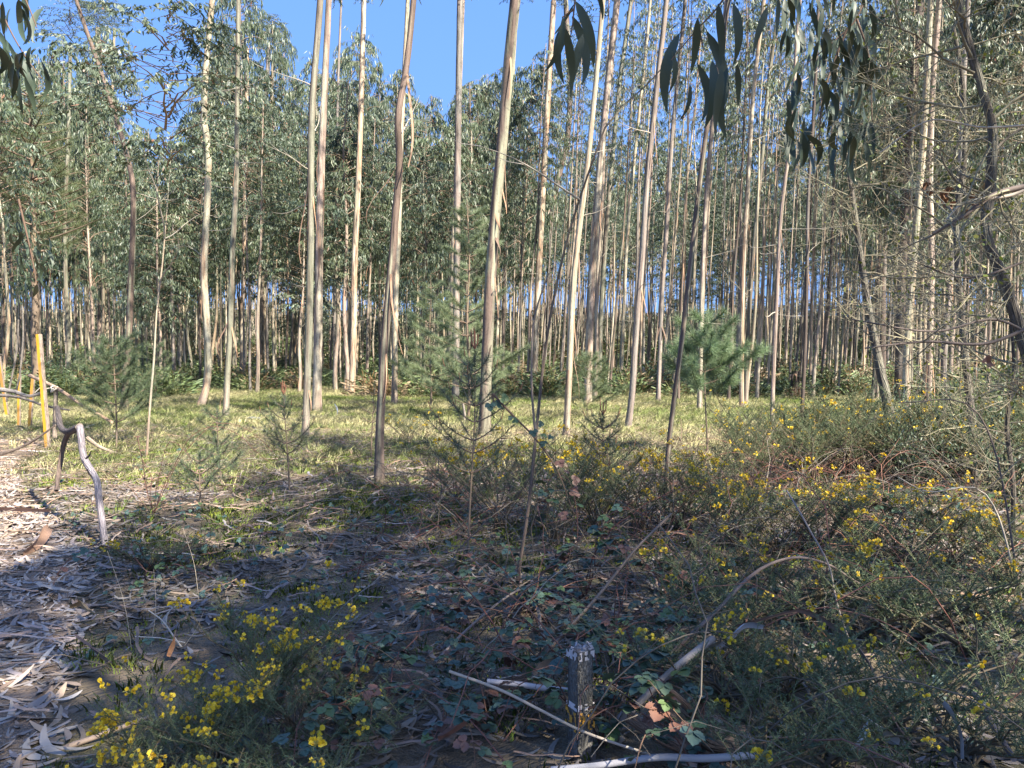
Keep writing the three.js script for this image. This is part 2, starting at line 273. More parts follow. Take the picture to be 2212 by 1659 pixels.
// ---------------------------------------------------------------- the eucalyptus trees one can tell apart
// pts: the trunk's line in the 2212 x 1659 frame from the base up, w: its width there at the base, kind of bark, total height
function eucalyptus(o) {
  const seed = o.seed, R = rng(seed), b = G(o.pts[0][0], o.pts[0][1]); if (o.d) { const q = P(o.pts[0][0], o.pts[0][1], o.d); b.set(q.x, terrain(q.x, q.z), q.z); b.d = o.d; }
  const t = thing('eucalyptus_tree', o.label, 'tree', b);
  const line = o.pts.map(([u, v], k) => k ? P(u, v, b.d).sub(b) : V(0, -0.06, 0)), top = o.H ?? 17 + 3 * R();
  const e = line[line.length - 1].clone().sub(line[line.length - 2]).normalize(); e.z += (R() - 0.5) * 0.05;
  while (line[line.length - 1].y < top) { e.x *= 0.8; e.normalize(); line.push(line[line.length - 1].clone().addScaledVector(e, 2.5)); }
  for (let k = 1; k < line.length; k++) line[k].z += (noise(k * 0.7, seed, 2) - 0.5) * 0.25;
  const n = Math.round(top / 0.16), pts = curve(line, n), r0 = o.w / F * b.d / 2, r1 = (o.w2 ?? o.w * 0.8) / F * b.d / 2, frameTop = o.pts[o.pts.length - 1][1], seen = Math.max(2, P(0, frameTop, b.d).y);
  const rad = (s) => (s < seen ? r0 + (r1 - r0) * s / seen : r1 * Math.max(0.12, 1 - (s - seen) / (top * 1.05 - seen + 0.1))) * (1 + 0.35 * Math.exp(-s / 0.22)) ;
  const mb = new MB();
  mb.tube(pts, (_, s) => rad(s), 12, barkColor(o.kind, seed), false, 0.10, seed);
  part('trunk', mb.geo(), M.bark, t);
  const where = (s) => { let k = 1, acc = 0; for (; k < pts.length - 1; k++) { const d = pts[k].distanceTo(pts[k - 1]); if (acc + d > s) break; acc += d; } return pts[k]; };
  const st = new MB(), az = () => V(Math.cos(R() * 2 * PI), 0, Math.sin(R() * 2 * PI)).normalize();
  const front = () => V(R() - 0.5, 0, 0.25 + 0.6 * R()).normalize();
  for (const [s, L, w, side, curl] of o.strips ?? []) { const out = V(side, 0, 0.5).normalize(); barkStrip(st, where(s).clone().addScaledVector(out, rad(s) * 0.95), out, L, w, seed + s * 13, curl ?? 0.15); }
  for (let k = 0; k < (o.nStrips ?? 2); k++) { const s = 1.2 + R() * 7, out = front(); barkStrip(st, where(s).clone().addScaledVector(out, rad(s) * 0.9), out, 0.3 + R() * 0.9, 0.02 + 0.03 * R(), seed * 7 + k, 0.03 + 0.1 * R()); }
  if (st.tris) part('hanging_bark', st.geo(), M.litter, t);
  const db = new MB();
  for (let k = 0; k < (o.twigs ?? 4); k++) { const s = 2.5 + R() * 6, a = V(R() - 0.5, 0.3 * R(), R() - 0.5).normalize(); deadBranch(db, where(s).clone(), a, 0.5 + R() * 1.1, 0.009 + 0.006 * R(), seed * 3 + k); }
  if (db.tris) part('dead_branches', db.geo(), M.twig, t);
  if (o.crown !== false) { const cb = o.crown ?? Math.max(seen + 0.6, top * 0.5), p = where(cb); addCrown(t, nearCrowns, (seed * 7) | 0, p, 1.0, Math.max(0.3, (top - cb) / 9), R() * 6); }
  return t;
}
const EUC = [
  { seed: 1, label: 'curving eucalyptus trunk leaning left towards its top, above the feathery pine sapling on the left', kind: 'brown', w: 15, w2: 8, pts: [[268, 882], [276, 690], [284, 560], [290, 400], [262, 300], [215, 150], [165, 0]], crown: 13, H: 18, twigs: 2 },
  { seed: 2, label: 'smooth pale eucalyptus with a bent foot at the left end of the sunlit grass', kind: 'pale', w: 16, w2: 12, pts: [[432, 877], [444, 830], [446, 720], [441, 600], [444, 480], [449, 330], [440, 250], [444, 120], [459, 0]], H: 19, strips: [[8.5, 0.8, 0.05, -1, 0.06]], twigs: 3 },
  { seed: 3, label: 'slim grey-green eucalyptus with shredded bark knee-high, just right of the bent-footed pale trunk', kind: 'green', w: 13, w2: 9, pts: [[487, 900], [489, 800], [496, 720], [504, 560], [508, 400], [510, 200], [513, 0]], H: 17, strips: [[2.55, 0.9, 0.09, -1, 0.3], [2.5, 0.6, 0.07, -0.6, 0.2], [2.4, 0.8, 0.05, 1, 0.1], [0.8, 0.7, 0.06, -1, 0.15]] },
  { seed: 4, label: 'thin eucalyptus wrapped in a curl of loose bark behind the slim grey-green one', kind: 'ragged', w: 9, pts: [[521, 832], [524, 700], [526, 560], [530, 300], [534, 100]], strips: [[5.2, 1.6, 0.14, 1, 0.2], [5, 1.2, 0.1, -1, 0.2]], H: 18 },
  { seed: 5, label: 'dark grey eucalyptus of a touching pair behind the grass, its left trunk', kind: 'stringy', w: 11, pts: [[563, 812], [566, 650], [568, 480], [571, 330], [580, 100]], H: 18 },
  { seed: 6, label: 'pale eucalyptus of a touching pair behind the grass, its right trunk', kind: 'pale', w: 9, pts: [[573, 806], [572, 650], [577, 480], [582, 330], [590, 120]], H: 18 },
  { seed: 7, label: 'straight olive-grey eucalyptus standing right in front of the pinkish trunk', kind: 'green', w: 16, w2: 14, pts: [[659, 946], [664, 800], [671, 550], [676, 250], [690, 0]], H: 18, strips: [[4.8, 1.5, 0.06, -1, 0.12], [4.7, 0.8, 0.05, 1, 0.06], [0.9, 0.4, 0.05, 0.7, 0.15]] },
  { seed: 8, label: 'pinkish cream eucalyptus with long peeling ribbons, close behind the straight olive-grey trunk', kind: 'pink', w: 20, w2: 13, pts: [[684, 886], [685, 750], [688, 550], [692, 400], [700, 200], [709, 0]], H: 20, strips: [[7, 3, 0.06, 0.8, 0.02], [6.3, 2.6, 0.05, -0.2, 0.02], [5.5, 2.2, 0.05, 0.2, 0.02], [8, 1.2, 0.08, -0.6, 0.08]], twigs: 3 },
  { seed: 9, label: 'thin grey eucalyptus between the pinkish trunk and the shaggy orange one', kind: 'stringy', w: 6, pts: [[721, 842], [723, 600], [727, 400], [731, 200], [737, 0]], H: 17 },
  { seed: 10, label: 'shaggy orange-tan eucalyptus with stripped bark and curly dead twigs', kind: 'ragged', w: 14, w2: 11, pts: [[760, 852], [764, 700], [766, 560], [774, 420], [779, 280], [786, 0]], H: 19, nStrips: 14, twigs: 9 },
  { seed: 11, label: 'dark wavy eucalyptus with split loose bark, nearest trunk to the leaf-strewn shade', kind: 'brown', w: 20, w2: 13, pts: [[820, 1046], [818, 960], [821, 880], [829, 720], [844, 560], [853, 450], [862, 350], [862, 260], [876, 150], [891, 0]], H: 13, crown: 8, strips: [[5.2, 1.2, 0.05, 1, 0.1], [4.0, 0.8, 0.025, -1, 0.45], [4.9, 1, 0.05, -0.5, 0.04], [2.3, 0.7, 0.04, -1, 0.05], [2.2, 0.5, 0.04, 1, 0.2]], twigs: 3 },
  { seed: 12, label: 'cream lower trunk showing just right of the dark wavy eucalyptus', kind: 'pale', w: 13, w2: 9, pts: [[852, 874], [853, 760], [856, 620], [862, 500], [866, 300], [880, 0]], H: 18 },
  { seed: 13, label: 'dark grey straight eucalyptus rising from behind the bushy pine', kind: 'stringy', w: 15, w2: 13, pts: [[984, 860], [986, 650], [988, 480], [990, 250], [994, 0]], H: 20 },
  { seed: 14, label: 'slender pink eucalyptus touching the left side of the dark grey straight one', kind: 'pink', w: 9, pts: [[968, 850], [976, 600], [982, 430], [993, 200], [1001, 0]], H: 19, twigs: 6 },
  { seed: 15, label: 'stout brown eucalyptus with a green peeled patch, thickest trunk of the clearing', kind: 'brown', w: 25, w2: 23, pts: [[1046, 945], [1050, 820], [1055, 700], [1060, 590], [1072, 440], [1086, 290], [1100, 120], [1113, 0]], H: 21, strips: [[4.4, 0.45, 0.09, 0.1, 0.25], [4.0, 0.4, 0.10, 0.4, 0.3], [4.9, 0.5, 0.06, 1, 0.12], [3.2, 0.8, 0.04, 1, 0.04], [5.5, 0.9, 0.04, 1, 0.03]], twigs: 1, nStrips: 3 },
  { seed: 16, label: 'thin pale eucalyptus just right of the stout brown trunk, arched twigs at its side', kind: 'pale', w: 7, pts: [[1085, 822], [1090, 650], [1096, 480], [1103, 280], [1113, 90], [1120, 0]], H: 17, twigs: 5 },
  { seed: 17, label: 'tan orange eucalyptus with frayed bark, second big trunk right of the stout brown one', kind: 'ragged', w: 14, w2: 12, pts: [[1153, 838], [1158, 720], [1164, 580], [1173, 400], [1184, 200], [1196, 0]], H: 19, nStrips: 9 },
  { seed: 18, label: 'dull brown eucalyptus with a curve under the hanging dark leaves', kind: 'brown', w: 13, w2: 11, pts: [[1184, 800], [1186, 650], [1190, 500], [1203, 400], [1224, 310], [1231, 220], [1227, 100], [1222, 0]], H: 16 },
  { seed: 19, label: 'creamy greenish eucalyptus standing free where the grass meets the gorse', kind: 'pale', w: 14, w2: 10, pts: [[1222, 948], [1228, 830], [1234, 700], [1240, 600], [1251, 500], [1266, 380], [1284, 200], [1302, 0]], H: 17, strips: [[1.3, 0.9, 0.03, -1, 0.06], [2.4, 0.8, 0.04, 0.4, 0.04], [3.6, 0.9, 0.04, 0.8, 0.03], [1.6, 0.9, 0.03, 1, 0.1]] },
  { seed: 20, label: 'broad tan eucalyptus with ragged ribbons, right of the creamy greenish one', kind: 'pink', w: 17, w2: 14, pts: [[1270, 872], [1273, 740], [1279, 600], [1288, 460], [1302, 300], [1320, 120], [1333, 0]], H: 19, nStrips: 10 },
  { seed: 21, label: 'green-grey eucalyptus with a lit edge, right of the broad tan trunk', kind: 'green', w: 11, pts: [[1293, 838], [1299, 660], [1311, 480], [1324, 330], [1340, 170], [1364, 0]], H: 18 },
  { seed: 22, label: 'short-visible mottled trunk standing on the shaded green hummock', kind: 'stringy', w: 14, w2: 11, pts: [[1356, 926], [1366, 840], [1372, 740], [1386, 560], [1400, 380], [1424, 150], [1440, 0]], H: 17, strips: [[3.0, 0.8, 0.06, 0.6, 0.15]] },
  { seed: 23, label: 'pale thin eucalyptus with white seedling leaves beside its foot', kind: 'pale', w: 8, pts: [[1340, 850], [1346, 700], [1352, 560], [1370, 350], [1396, 100], [1405, 0]], H: 17 },
  { seed: 24, label: 'dark slanting sapling trunk crossing in front of the right-hand stand', kind: 'brown', w: 11, w2: 10, pts: [[1437, 1095], [1441, 1000], [1450, 900], [1467, 740], [1490, 560], [1512, 400], [1536, 240], [1555, 100], [1572, 0]], H: 8.5, crown: 6, nStrips: 1, twigs: 3 },
  { seed: 25, label: 'slim eucalyptus with a knot of bark shreds, left of the bright pine sapling', kind: 'stringy', w: 10, pts: [[1421, 868], [1425, 780], [1430, 640], [1440, 480], [1452, 300], [1475, 60], [1480, 0]], H: 17, strips: [[2.6, 0.4, 0.1, 0.5, 0.25], [2.7, 0.5, 0.08, -0.6, 0.2], [2.55, 0.5, 0.07, 1, 0.2]] },
  { seed: 26, label: 'brown eucalyptus trunk rising directly behind the bright pine sapling', kind: 'pink', w: 11, pts: [[1511, 885], [1513, 740], [1519, 560], [1530, 400], [1546, 200], [1570, 0]], H: 18 },
  { seed: 27, label: 'grey eucalyptus right of the bright pine sapling, foot in low shade', kind: 'green', w: 9, pts: [[1610, 872], [1617, 700], [1628, 530], [1644, 370], [1660, 200], [1684, 0]], H: 18 },
  { seed: 28, label: 'brown ribboned eucalyptus leaning against the grey one right of the pine sapling', kind: 'ragged', w: 10, pts: [[1602, 880], [1604, 740], [1608, 560], [1616, 400], [1628, 200], [1650, 0]], H: 17 },
  { seed: 29, label: 'pinkish slim eucalyptus left of the dark stump, base in the gorse', kind: 'pink', w: 9, w2: 7, pts: [[1667, 928], [1672, 800], [1680, 620], [1690, 460], [1704, 300], [1722, 60], [1730, 0]], H: 14, twigs: 9 },
  { seed: 30, label: 'very dark slim eucalyptus right of the dark stump', kind: 'dark', w: 8, pts: [[1731, 908], [1736, 780], [1742, 600], [1748, 420], [1758, 200], [1766, 0]], H: 14, twigs: 6 },
  { seed: 31, label: 'black-barked big eucalyptus behind the twiggy lichen tree', kind: 'dark', w: 20, w2: 17, pts: [[1942, 872], [1945, 650], [1953, 480], [1962, 330], [1972, 190], [1990, 0]], H: 21 },
  { seed: 32, label: 'sunlit cream eucalyptus base right of the black-barked trunk', kind: 'pale', w: 17, w2: 12, pts: [[1959, 906], [1963, 780], [1972, 620], [1978, 500], [1990, 300], [2008, 0]], H: 18, strips: [[3.2, 1.2, 0.06, 0.5, 0.05]] },
  { seed: 33, label: 'tall pinkish grey eucalyptus with forked dark foot, among the bare twigs', kind: 'pink', w: 14, w2: 12, pts: [[2003, 906], [2005, 760], [2010, 560], [2010, 380], [2014, 180], [2026, 0]], H: 19, strips: [[1.6, 1.4, 0.08, -1, 0.06], [1.5, 1.2, 0.07, 1, 0.05]] },
  { seed: 34, label: 'dark upper trunk against the blue gap at upper right', kind: 'dark', w: 15, w2: 15, pts: [[1906, 850], [1908, 600], [1912, 420], [1922, 260], [1929, 130], [1934, 0]], H: 20 },
  { seed: 35, label: 'leaning grey trunk with a lichened foot, in the thicket at the right', kind: 'stringy', w: 13, pts: [[2044, 912], [2040, 800], [2050, 640], [2066, 400], [2080, 150], [2090, 0]], H: 17 },
  { seed: 36, label: 'leftmost of three pale straight trunks side by side at far left', kind: 'pale', w: 9, pts: [[198, 800], [200, 650], [202, 500], [206, 300], [210, 60]], H: 18 },
  { seed: 37, label: 'middle of three pale straight trunks side by side at far left', kind: 'pink', w: 8, pts: [[212, 812], [214, 650], [216, 480], [214, 300], [214, 60]], H: 18 },
  { seed: 38, label: 'rightmost of three pale straight trunks side by side at far left', kind: 'pale', w: 7, pts: [[224, 806], [228, 650], [233, 500], [240, 300], [246, 60]], H: 17 },
  { seed: 39, label: 'greenish leaning eucalyptus behind the tallest orange stake', kind: 'green', w: 9, pts: [[147, 838], [148, 740], [143, 620], [141, 480], [146, 300], [150, 100]], H: 16 },
  { seed: 40, label: 'pale crooked young eucalyptus stem behind the crooked grey driftwood', kind: 'pale', w: 5, w2: 3, pts: [[316, 990], [325, 900], [336, 770], [343, 680], [352, 560]], H: 5.5, crown: 4.4, nStrips: 0, twigs: 5 },
  { seed: 41, label: 'tan sapling running up from the brambles to a fork at its middle', kind: 'brown', w: 8, w2: 3.4, pts: [[1114, 1275], [1128, 1180], [1142, 1090], [1156, 950], [1170, 830], [1184, 720], [1206, 600], [1236, 480], [1266, 390], [1312, 268], [1400, 175], [1470, 100]], H: 4.2, crown: false, nStrips: 0, twigs: 5 },
];
for (const o of EUC) eucalyptus(o);

// ---------------------------------------------------------------- the stand behind: individual thin trees, each zone with its own height of crowns
const unitTrunks = ['pale', 'pink', 'green', 'stringy', 'ragged', 'pale', 'pink', 'brown', 'stringy', 'ragged', 'dark', 'pink'].map((kind, k) => {
  const mb = new MB(), pts = [], R = rng(900 + k), a = R() * 6, b = 0.10 + 0.16 * R();
  for (let s = 0; s <= 36; s++) { const y = s / 2 - 0.1; pts.push(V(b * (noise(y * 0.22, k, a) - 0.5) * 2 * Math.min(1, y / 3 + 0.1), y, b * (noise(y * 0.22, k + 40, a) - 0.5) * 2 * Math.min(1, y / 3 + 0.1))); }
  mb.tube(pts, (t, s) => 0.1 * (1 - 0.75 * t) * (1 + 0.4 * Math.exp(-s / 0.3)), 7, barkColor(kind, k + 60), false, 0.1, k);
  const st = new MB();
  for (let j = 0; j < 5; j++) { const y = 1 + R() * 9, q = pts[Math.round(y * 2)], out = V(R() - 0.5, 0, R() - 0.3).normalize(); barkStrip(st, q.clone().addScaledVector(out, 0.085), out, 0.5 + 1.2 * R(), 0.03 + 0.04 * R(), k * 31 + j, 0.05 + 0.1 * R()); }
  const db = new MB();
  for (let j = 0; j < 6; j++) { const y = 2.5 + R() * 8; deadBranch(db, pts[Math.round(y * 2)].clone(), V(R() - 0.5, 0.4 * R(), R() - 0.5).normalize(), 0.6 + R(), 0.010, k * 17 + j); }
  return { trunk: mb.geo(), bark: st.geo(), dead: db.geo() };
});
const SKY = [[-150, 60], [0, 40], [60, 90], [120, 10], [240, 10], [262, 150], [300, 230], [340, 290], [380, 270], [425, 240], [450, 110], [480, -40], [610, -40], [640, 150], [662, 220], [720, 60], [760, 60], [800, 130], [860, 150], [905, 215], [950, 140], [1040, 150], [1100, 110], [1180, 30], [1260, -40], [1600, -60], [1800, -80], [1900, -60], [2400, -150]];
const skyline = (u) => { for (let k = 1; k < SKY.length; k++) if (u < SKY[k][0]) { const [a, p] = SKY[k - 1], [b, q] = SKY[k]; return p + (q - p) * (u - a) / (b - a); } return -150; };
function standTree(u, d, seed, o) {
  const R = rng(seed), x = (u - CU) / F * d, z = -d, top = skyline(u) + o.extra * Math.pow(R(), 1.3), Ht = clamp(EYE + (770 - top) / F * d, 5, 24), b = stand(x, z);
  const t = thing('eucalyptus_tree', o.label, 'tree', b, o.group);
  t.rotation.z = -(o.lean + (R() - 0.5) * 0.05); t.rotation.x = (R() - 0.5) * 0.04;
  const body = unitTrunks[(R() * unitTrunks.length) | 0], rs = o.girth * (0.6 + 0.7 * R()), turn = R() * 6.28;
  const trunk = part('trunk', body.trunk, M.bark, t); trunk.scale.set(rs, Ht / 18, rs); trunk.rotation.y = turn;
  if (d < 45) for (const [n, g, m] of [['hanging_bark', body.bark, M.litter], ['dead_branches', body.dead, M.twig]]) { const c = part(n, g, m, t); c.scale.set(1, Ht / 18, 1); c.scale.x = c.scale.z = rs; c.rotation.y = turn; }
  const cb = Ht * (o.cb[0] + (o.cb[1] - o.cb[0]) * R()), set = o.set;
  addCrown(t, set, (R() * 10) | 0, V(0, cb, 0), o.wide * (0.8 + 0.4 * R()), (Ht - cb) / (set === midCrowns ? 10 : 9), R() * 6.28);
}
function zone(n, u0, u1, d0, d1, seed, o) { const R = rng(seed); for (let k = 0; k < n; k++) { const u = u0 + (k + R()) / n * (u1 - u0), d = d0 + (d1 - d0) * Math.pow(R(), 0.9); standTree(u, d, seed * 1000 + k, o); } }
zone(36, -60, 440, 31, 62, 11, { extra: 260, lean: 0.0, girth: 0.95, cb: [0.25, 0.55], wide: 1.1, set: midCrowns, label: 'leafy eucalyptus in the thick stand behind the orange stakes and left grass', group: 'eucalyptus trees of the thick left-hand stand' });
zone(30, 430, 760, 32, 64, 12, { extra: 300, lean: 0.01, girth: 0.9, cb: [0.3, 0.6], wide: 1.05, set: midCrowns, label: 'eucalyptus with hanging foliage in the stand behind the sunlit dry grass', group: 'eucalyptus trees of the stand behind the dry grass' });
zone(26, 730, 1130, 34, 66, 13, { extra: 180, lean: 0.02, girth: 0.85, cb: [0.28, 0.55], wide: 1.1, set: midCrowns, label: 'eucalyptus below the open blue sky in the stand behind the bushy pine', group: 'eucalyptus trees behind the bushy pine' });
zone(44, 1110, 1560, 26, 66, 14, { extra: 200, lean: 0.045, girth: 0.72, cb: [0.5, 0.8], wide: 0.9, set: thinCrowns, label: 'thin straight eucalyptus pole in the close-set stand right of the stout trunk', group: 'thin eucalyptus poles right of the stout trunk' });
zone(46, 1540, 1900, 24, 64, 15, { extra: 160, lean: 0.04, girth: 0.62, cb: [0.5, 0.8], wide: 0.9, set: thinCrowns, label: 'thin straight eucalyptus pole in the close-set stand behind the dark stump', group: 'thin eucalyptus poles behind the dark stump' });
zone(30, 1860, 2300, 22, 56, 16, { extra: 120, lean: 0.02, girth: 0.85, cb: [0.2, 0.6], wide: 1.1, set: midCrowns, label: 'eucalyptus half hidden by bare twigs in the thicket at the right edge', group: 'eucalyptus trees behind the right-hand thicket' });

// ---------------------------------------------------------------- far-off wood beyond, one mass
{
  const g = new THREE.Group(); g.name = 'distant_wood'; info(g, 'far wood of countless thin pale trunks under grey-green leaves', 'wood', null, 'stuff'); scene.add(g);
  const R = rng(77), q = new THREE.Object3D(), col = new THREE.Color(), N = 1100, list = [];
  for (let k = 0; k < N; k++) { const u = -250 + 2700 * (k + R()) / N, d = 60 + 110 * Math.pow(R(), 1.0), top = clamp(skyline(u) + 60, 120, 400) + 330 * R() + (u > 1150 && u < 1820 ? 120 : 40), Ht = clamp(EYE + (770 - top) / F * d, 6, 26); list.push([(u - CU) / F * d, -d, Ht, u]); }
  for (const [n, geo, mat, j] of [['trunks', unitTrunks[0].trunk, M.bark, 0], ['trunks', unitTrunks[1].trunk, M.bark, 1], ['foliage', thinCrowns[0].foliage, M.leaf, 0], ['foliage', midCrowns[2].foliage, M.leaf, 1]]) {
    const mine = list.filter((_, k) => k % 2 === j), m = new THREE.InstancedMesh(geo, mat, mine.length); m.name = n; g.add(m);
    const Q = rng(j + 5);
    mine.forEach(([x, z, h, u], k) => {
      const lean = u > 1100 ? 0.04 : 0, right = u > 1150 && u < 1820; Q();
      if (n === 'trunks') { q.position.set(x, terrain(x, z) - 0.1, z); q.scale.set(0.9, h / 18, 0.9); }
      else { const cb = h * (right ? 0.6 : 0.42); q.position.set(x + Math.sin(lean) * cb, cb + terrain(x, z), z); q.scale.set(1.2, (h - cb) / (j ? 10 : 9), 1.2); }
      q.rotation.set(0, k * 2.4, -lean + (noise(k, 2, 3) - 0.5) * 0.05); q.updateMatrix(); m.setMatrixAt(k, q.matrix); const c = 0.8 + 0.4 * Q(); m.setColorAt(k, col.setRGB(c, c, c));
    });
  }
  const Q = rng(9), m = new THREE.InstancedMesh(midCrowns[4].foliage, M.leaf, 420); m.name = 'low_foliage'; g.add(m);
  for (let k = 0; k < 420; k++) { const u = -300 + 2800 * (k + Q()) / 420, d = 85 + 110 * Q(); q.position.set((u - CU) / F * d, terrain((u - CU) / F * d, -d) - 1.5, -d); q.rotation.set(0, k * 2.4, 0); q.scale.set(1.8, 0.45 + 0.35 * Q(), 1.8); q.updateMatrix(); m.setMatrixAt(k, q.matrix); const c = 0.5 + 0.4 * Q(); m.setColorAt(k, col.setRGB(c * 1.1, c, c * 0.9)); }
}

// ---------------------------------------------------------------- trees out of the frame to the right and behind, whose shade falls on the foreground
for (const [k, x, z, h, cb, s] of [[0, 7.6, 1.0, 13, 6, 1.15], [1, 6.4, -1.5, 12.5, 6, 1.1], [2, 7.4, 3.4, 12.5, 6, 1.0], [3, 6.2, 3.6, 12.5, 5.5, 1.15], [4, 5.2, 1.2, 12, 5.5, 1.0], [5, 7.2, -4.2, 13.5, 7, 0.9], [7, 3.1, 0.9, 9.5, 4.3, 0.9]]) {
  const b = stand(x, z), t = thing('eucalyptus_tree', 'tall eucalyptus beside the viewer whose crown shades the foreground', 'tree', b, 'eucalyptus trees beside and behind the viewer');
  const body = unitTrunks[k]; const trunk = part('trunk', body.trunk, M.bark, t); trunk.scale.set(1.2, h / 18, 1.2);
  addCrown(t, midCrowns, k, V(0, cb, 0), s, (h - cb) / 10, k * 1.7);
}

// ---------------------------------------------------------------- low growth: undergrowth, grass, moss
const underGeo = (() => { const mb = new MB(), R = rng(51); for (let k = 0; k < 260; k++) { const a = R() * 2 * PI, r = 0.55 * Math.sqrt(R()), y = 0.9 * R() * (1 - r * 0.7), d = V(Math.cos(a) * (0.3 + R()), 0.5 + R() * 0.9 - 0.5, Math.sin(a) * (0.3 + R())).normalize(), s = V(R() - 0.5, R() - 0.5, R() - 0.5).normalize(); const c = 0.6 + 0.8 * R(); mb.leaf(V(Math.cos(a) * r, y, Math.sin(a) * r), d, s, 0.10 + 0.1 * R(), 0.05, 0.1, [c, c, c]); } for (let k = 0; k < 14; k++) { const a = R() * 6.3, r = 0.4 * R(); mb.tube([V(0, 0, 0).add(V((R() - 0.5) * 0.3, 0, (R() - 0.5) * 0.3)), V(Math.cos(a) * r, 0.5 + 0.5 * R(), Math.sin(a) * r)], 0.006, 3, [1.2, 0.9, 0.7]); } return mb.geo(); })();
{
  const R = rng(52);
  scatter('undergrowth', underGeo, M.thick, 2600, (q, i) => {
    const u = -150 + 2500 * R(), d = 30 + 90 * Math.pow(R(), 1.3); if (u > 380 && u < 800 && d < 36) return null;
    const x = (u - CU) / F * d, z = -d, s = (0.6 + 0.9 * R()) * (1 + step(45, 100, d) * 1.2); q.position.set(x, terrain(x, z) - 0.05, z); q.rotation.set(0, R() * 6, 0); q.scale.set(s * 1.3, s * (0.6 + 0.6 * R()), s * 1.3);
    return R() < 0.25 ? [0.22, 0.16, 0.09] : mul3(mix3([0.07, 0.11, 0.04], [0.16, 0.21, 0.08], R()), 1);
  }, 'low green and brown undergrowth along the foot of the far stand', 'undergrowth');
}
function tuftGeo(seed, n, h, spread, droop) {
  const mb = new MB(), R = rng(seed);
  for (let k = 0; k < n; k++) {
    const a = R() * 6.283, r = spread * 0.5 * R(), p = V(Math.cos(a) * r, 0, Math.sin(a) * r), L = h * (0.5 + 0.7 * R()), out = V(Math.cos(a + R() - 0.5), 0, Math.sin(a + R() - 0.5)), w = 0.0014 + 0.0016 * R(), c = 0.7 + 0.6 * R(), pts = [];
    for (let j = 0; j < 4; j++) { const t = j / 3; pts.push(p.clone().addScaledVector(out, L * (0.15 * t + droop * (0.3 + R() * 0.6) * t * t)).add(V(0, L * (t - droop * 0.5 * t * t), 0))); }
    const side = V(-out.z, 0, out.x).applyAxisAngle(V(0, 1, 0), (R() - 0.5) * 2), first = mb.p.length / 3, nn = out.clone().add(V(0, 0.7, 0)).normalize();
    for (let j = 0; j < 3; j++) for (const s of [-1, 1]) mb.vert(pts[j].clone().addScaledVector(side, s * w * (1 - j * 0.25)), nn, [c, c, c]);
    const e = mb.vert(pts[3], nn, [c * 1.1, c * 1.1, c * 1.1]);
    for (let j = 0; j < 2; j++) { const b = first + j * 2; mb.i.push(b, b + 1, b + 2, b + 2, b + 1, b + 3); } mb.i.push(first + 4, first + 5, e);
  }
  return mb.geo();
}
const inView = (R, z0, z1, pow = 1) => { const d = Math.sqrt(z0 * z0 + (z1 * z1 - z0 * z0) * Math.pow(R(), pow)); return [(-0.72 + 1.44 * R()) * d, -d]; };
const onPath = (x, z) => x < pathEdge(z) && x > pathEdge(z) - 2.7 && z > -14.5;
const straw = tuftGeo(61, 34, 0.27, 0.20, 0.8), strawB = tuftGeo(62, 32, 0.20, 0.26, 1.0), sward = tuftGeo(63, 26, 0.13, 0.14, 0.6);
{
  const R = rng(64);
  for (const [g, n] of [[straw, 20000], [strawB, 26000]]) scatter('dry_grass', g, M.dry, n, (q) => {
    const [x, z] = inView(R, 8.6, 42, 0.85), d = Math.hypot(x, z), m = fbm(x * 0.35, 2, z * 0.35), edge = d - 10.2 - 1.6 * noise(x * 0.5, 6, 0);
    if (edge < 0 && R() > 0.12) return null; if (onPath(x, z) && R() < 0.85) return null; if (R() > 0.25 + 1.3 * m) return null;
    const s = 0.55 + 0.8 * R(); q.position.set(x, terrain(x, z) - 0.01, z); q.rotation.set((R() - 0.5) * 0.3, R() * 6.3, (R() - 0.5) * 0.3); q.scale.set(s * 1.4, s * (0.6 + 0.5 * m), s * 1.4);
    const gr = step(0.45, 0.6, fbm(x * 0.5 + 20, 5, z * 0.5)); return mix3(mix3([0.56, 0.50, 0.30], [0.40, 0.36, 0.18], R()), [0.17, 0.23, 0.06], clamp(0.25 * R() + gr * R() * 1.1));
  }, g === straw ? 'long dry straw-coloured grass standing in the sunlit clearing' : 'matted dry grass bent over in the sunlit clearing', 'grass');
  scatter('green_grass', sward, M.dry, 22000, (q) => {
    const [x, z] = inView(R, 2.6, 30, 0.7), m = fbm(x * 0.6 + 3, 9, z * 0.6), gr = step(0.47, 0.58, m); if (R() > gr * 0.95 + 0.18) return null; if (onPath(x, z) && R() < 0.9) return null;
    const s = 0.5 + 0.8 * R(); q.position.set(x, terrain(x, z) - 0.005, z); q.rotation.set(0, R() * 6.3, 0); q.scale.set(s * 1.2, s, s * 1.2); return mix3([0.07, 0.12, 0.02], [0.20, 0.27, 0.04], R());
  }, 'short bright green grass and moss in patches over the forest floor', 'grass');
}

{
  const moss = tuftGeo(65, 40, 0.045, 0.16, 0.5), R = rng(66);
  scatter('moss', moss, M.dry, 9000, (q) => { const [x, z] = inView(R, 2.4, 15, 0.7), m = fbm(x * 0.8 + 11, 4, z * 0.8); if (onPath(x, z) || R() > step(0.46, 0.58, m) + 0.04) return null; const s = 0.7 + 0.9 * R(); q.position.set(x, terrain(x, z) + 0.012, z); q.rotation.set(0, R() * 6.3, 0); q.scale.set(s * 1.3, s * 0.8, s * 1.3); return mix3([0.10, 0.16, 0.02], [0.24, 0.27, 0.03], R()); }, 'cushions of yellow-green moss between the fallen leaves', 'moss');
}

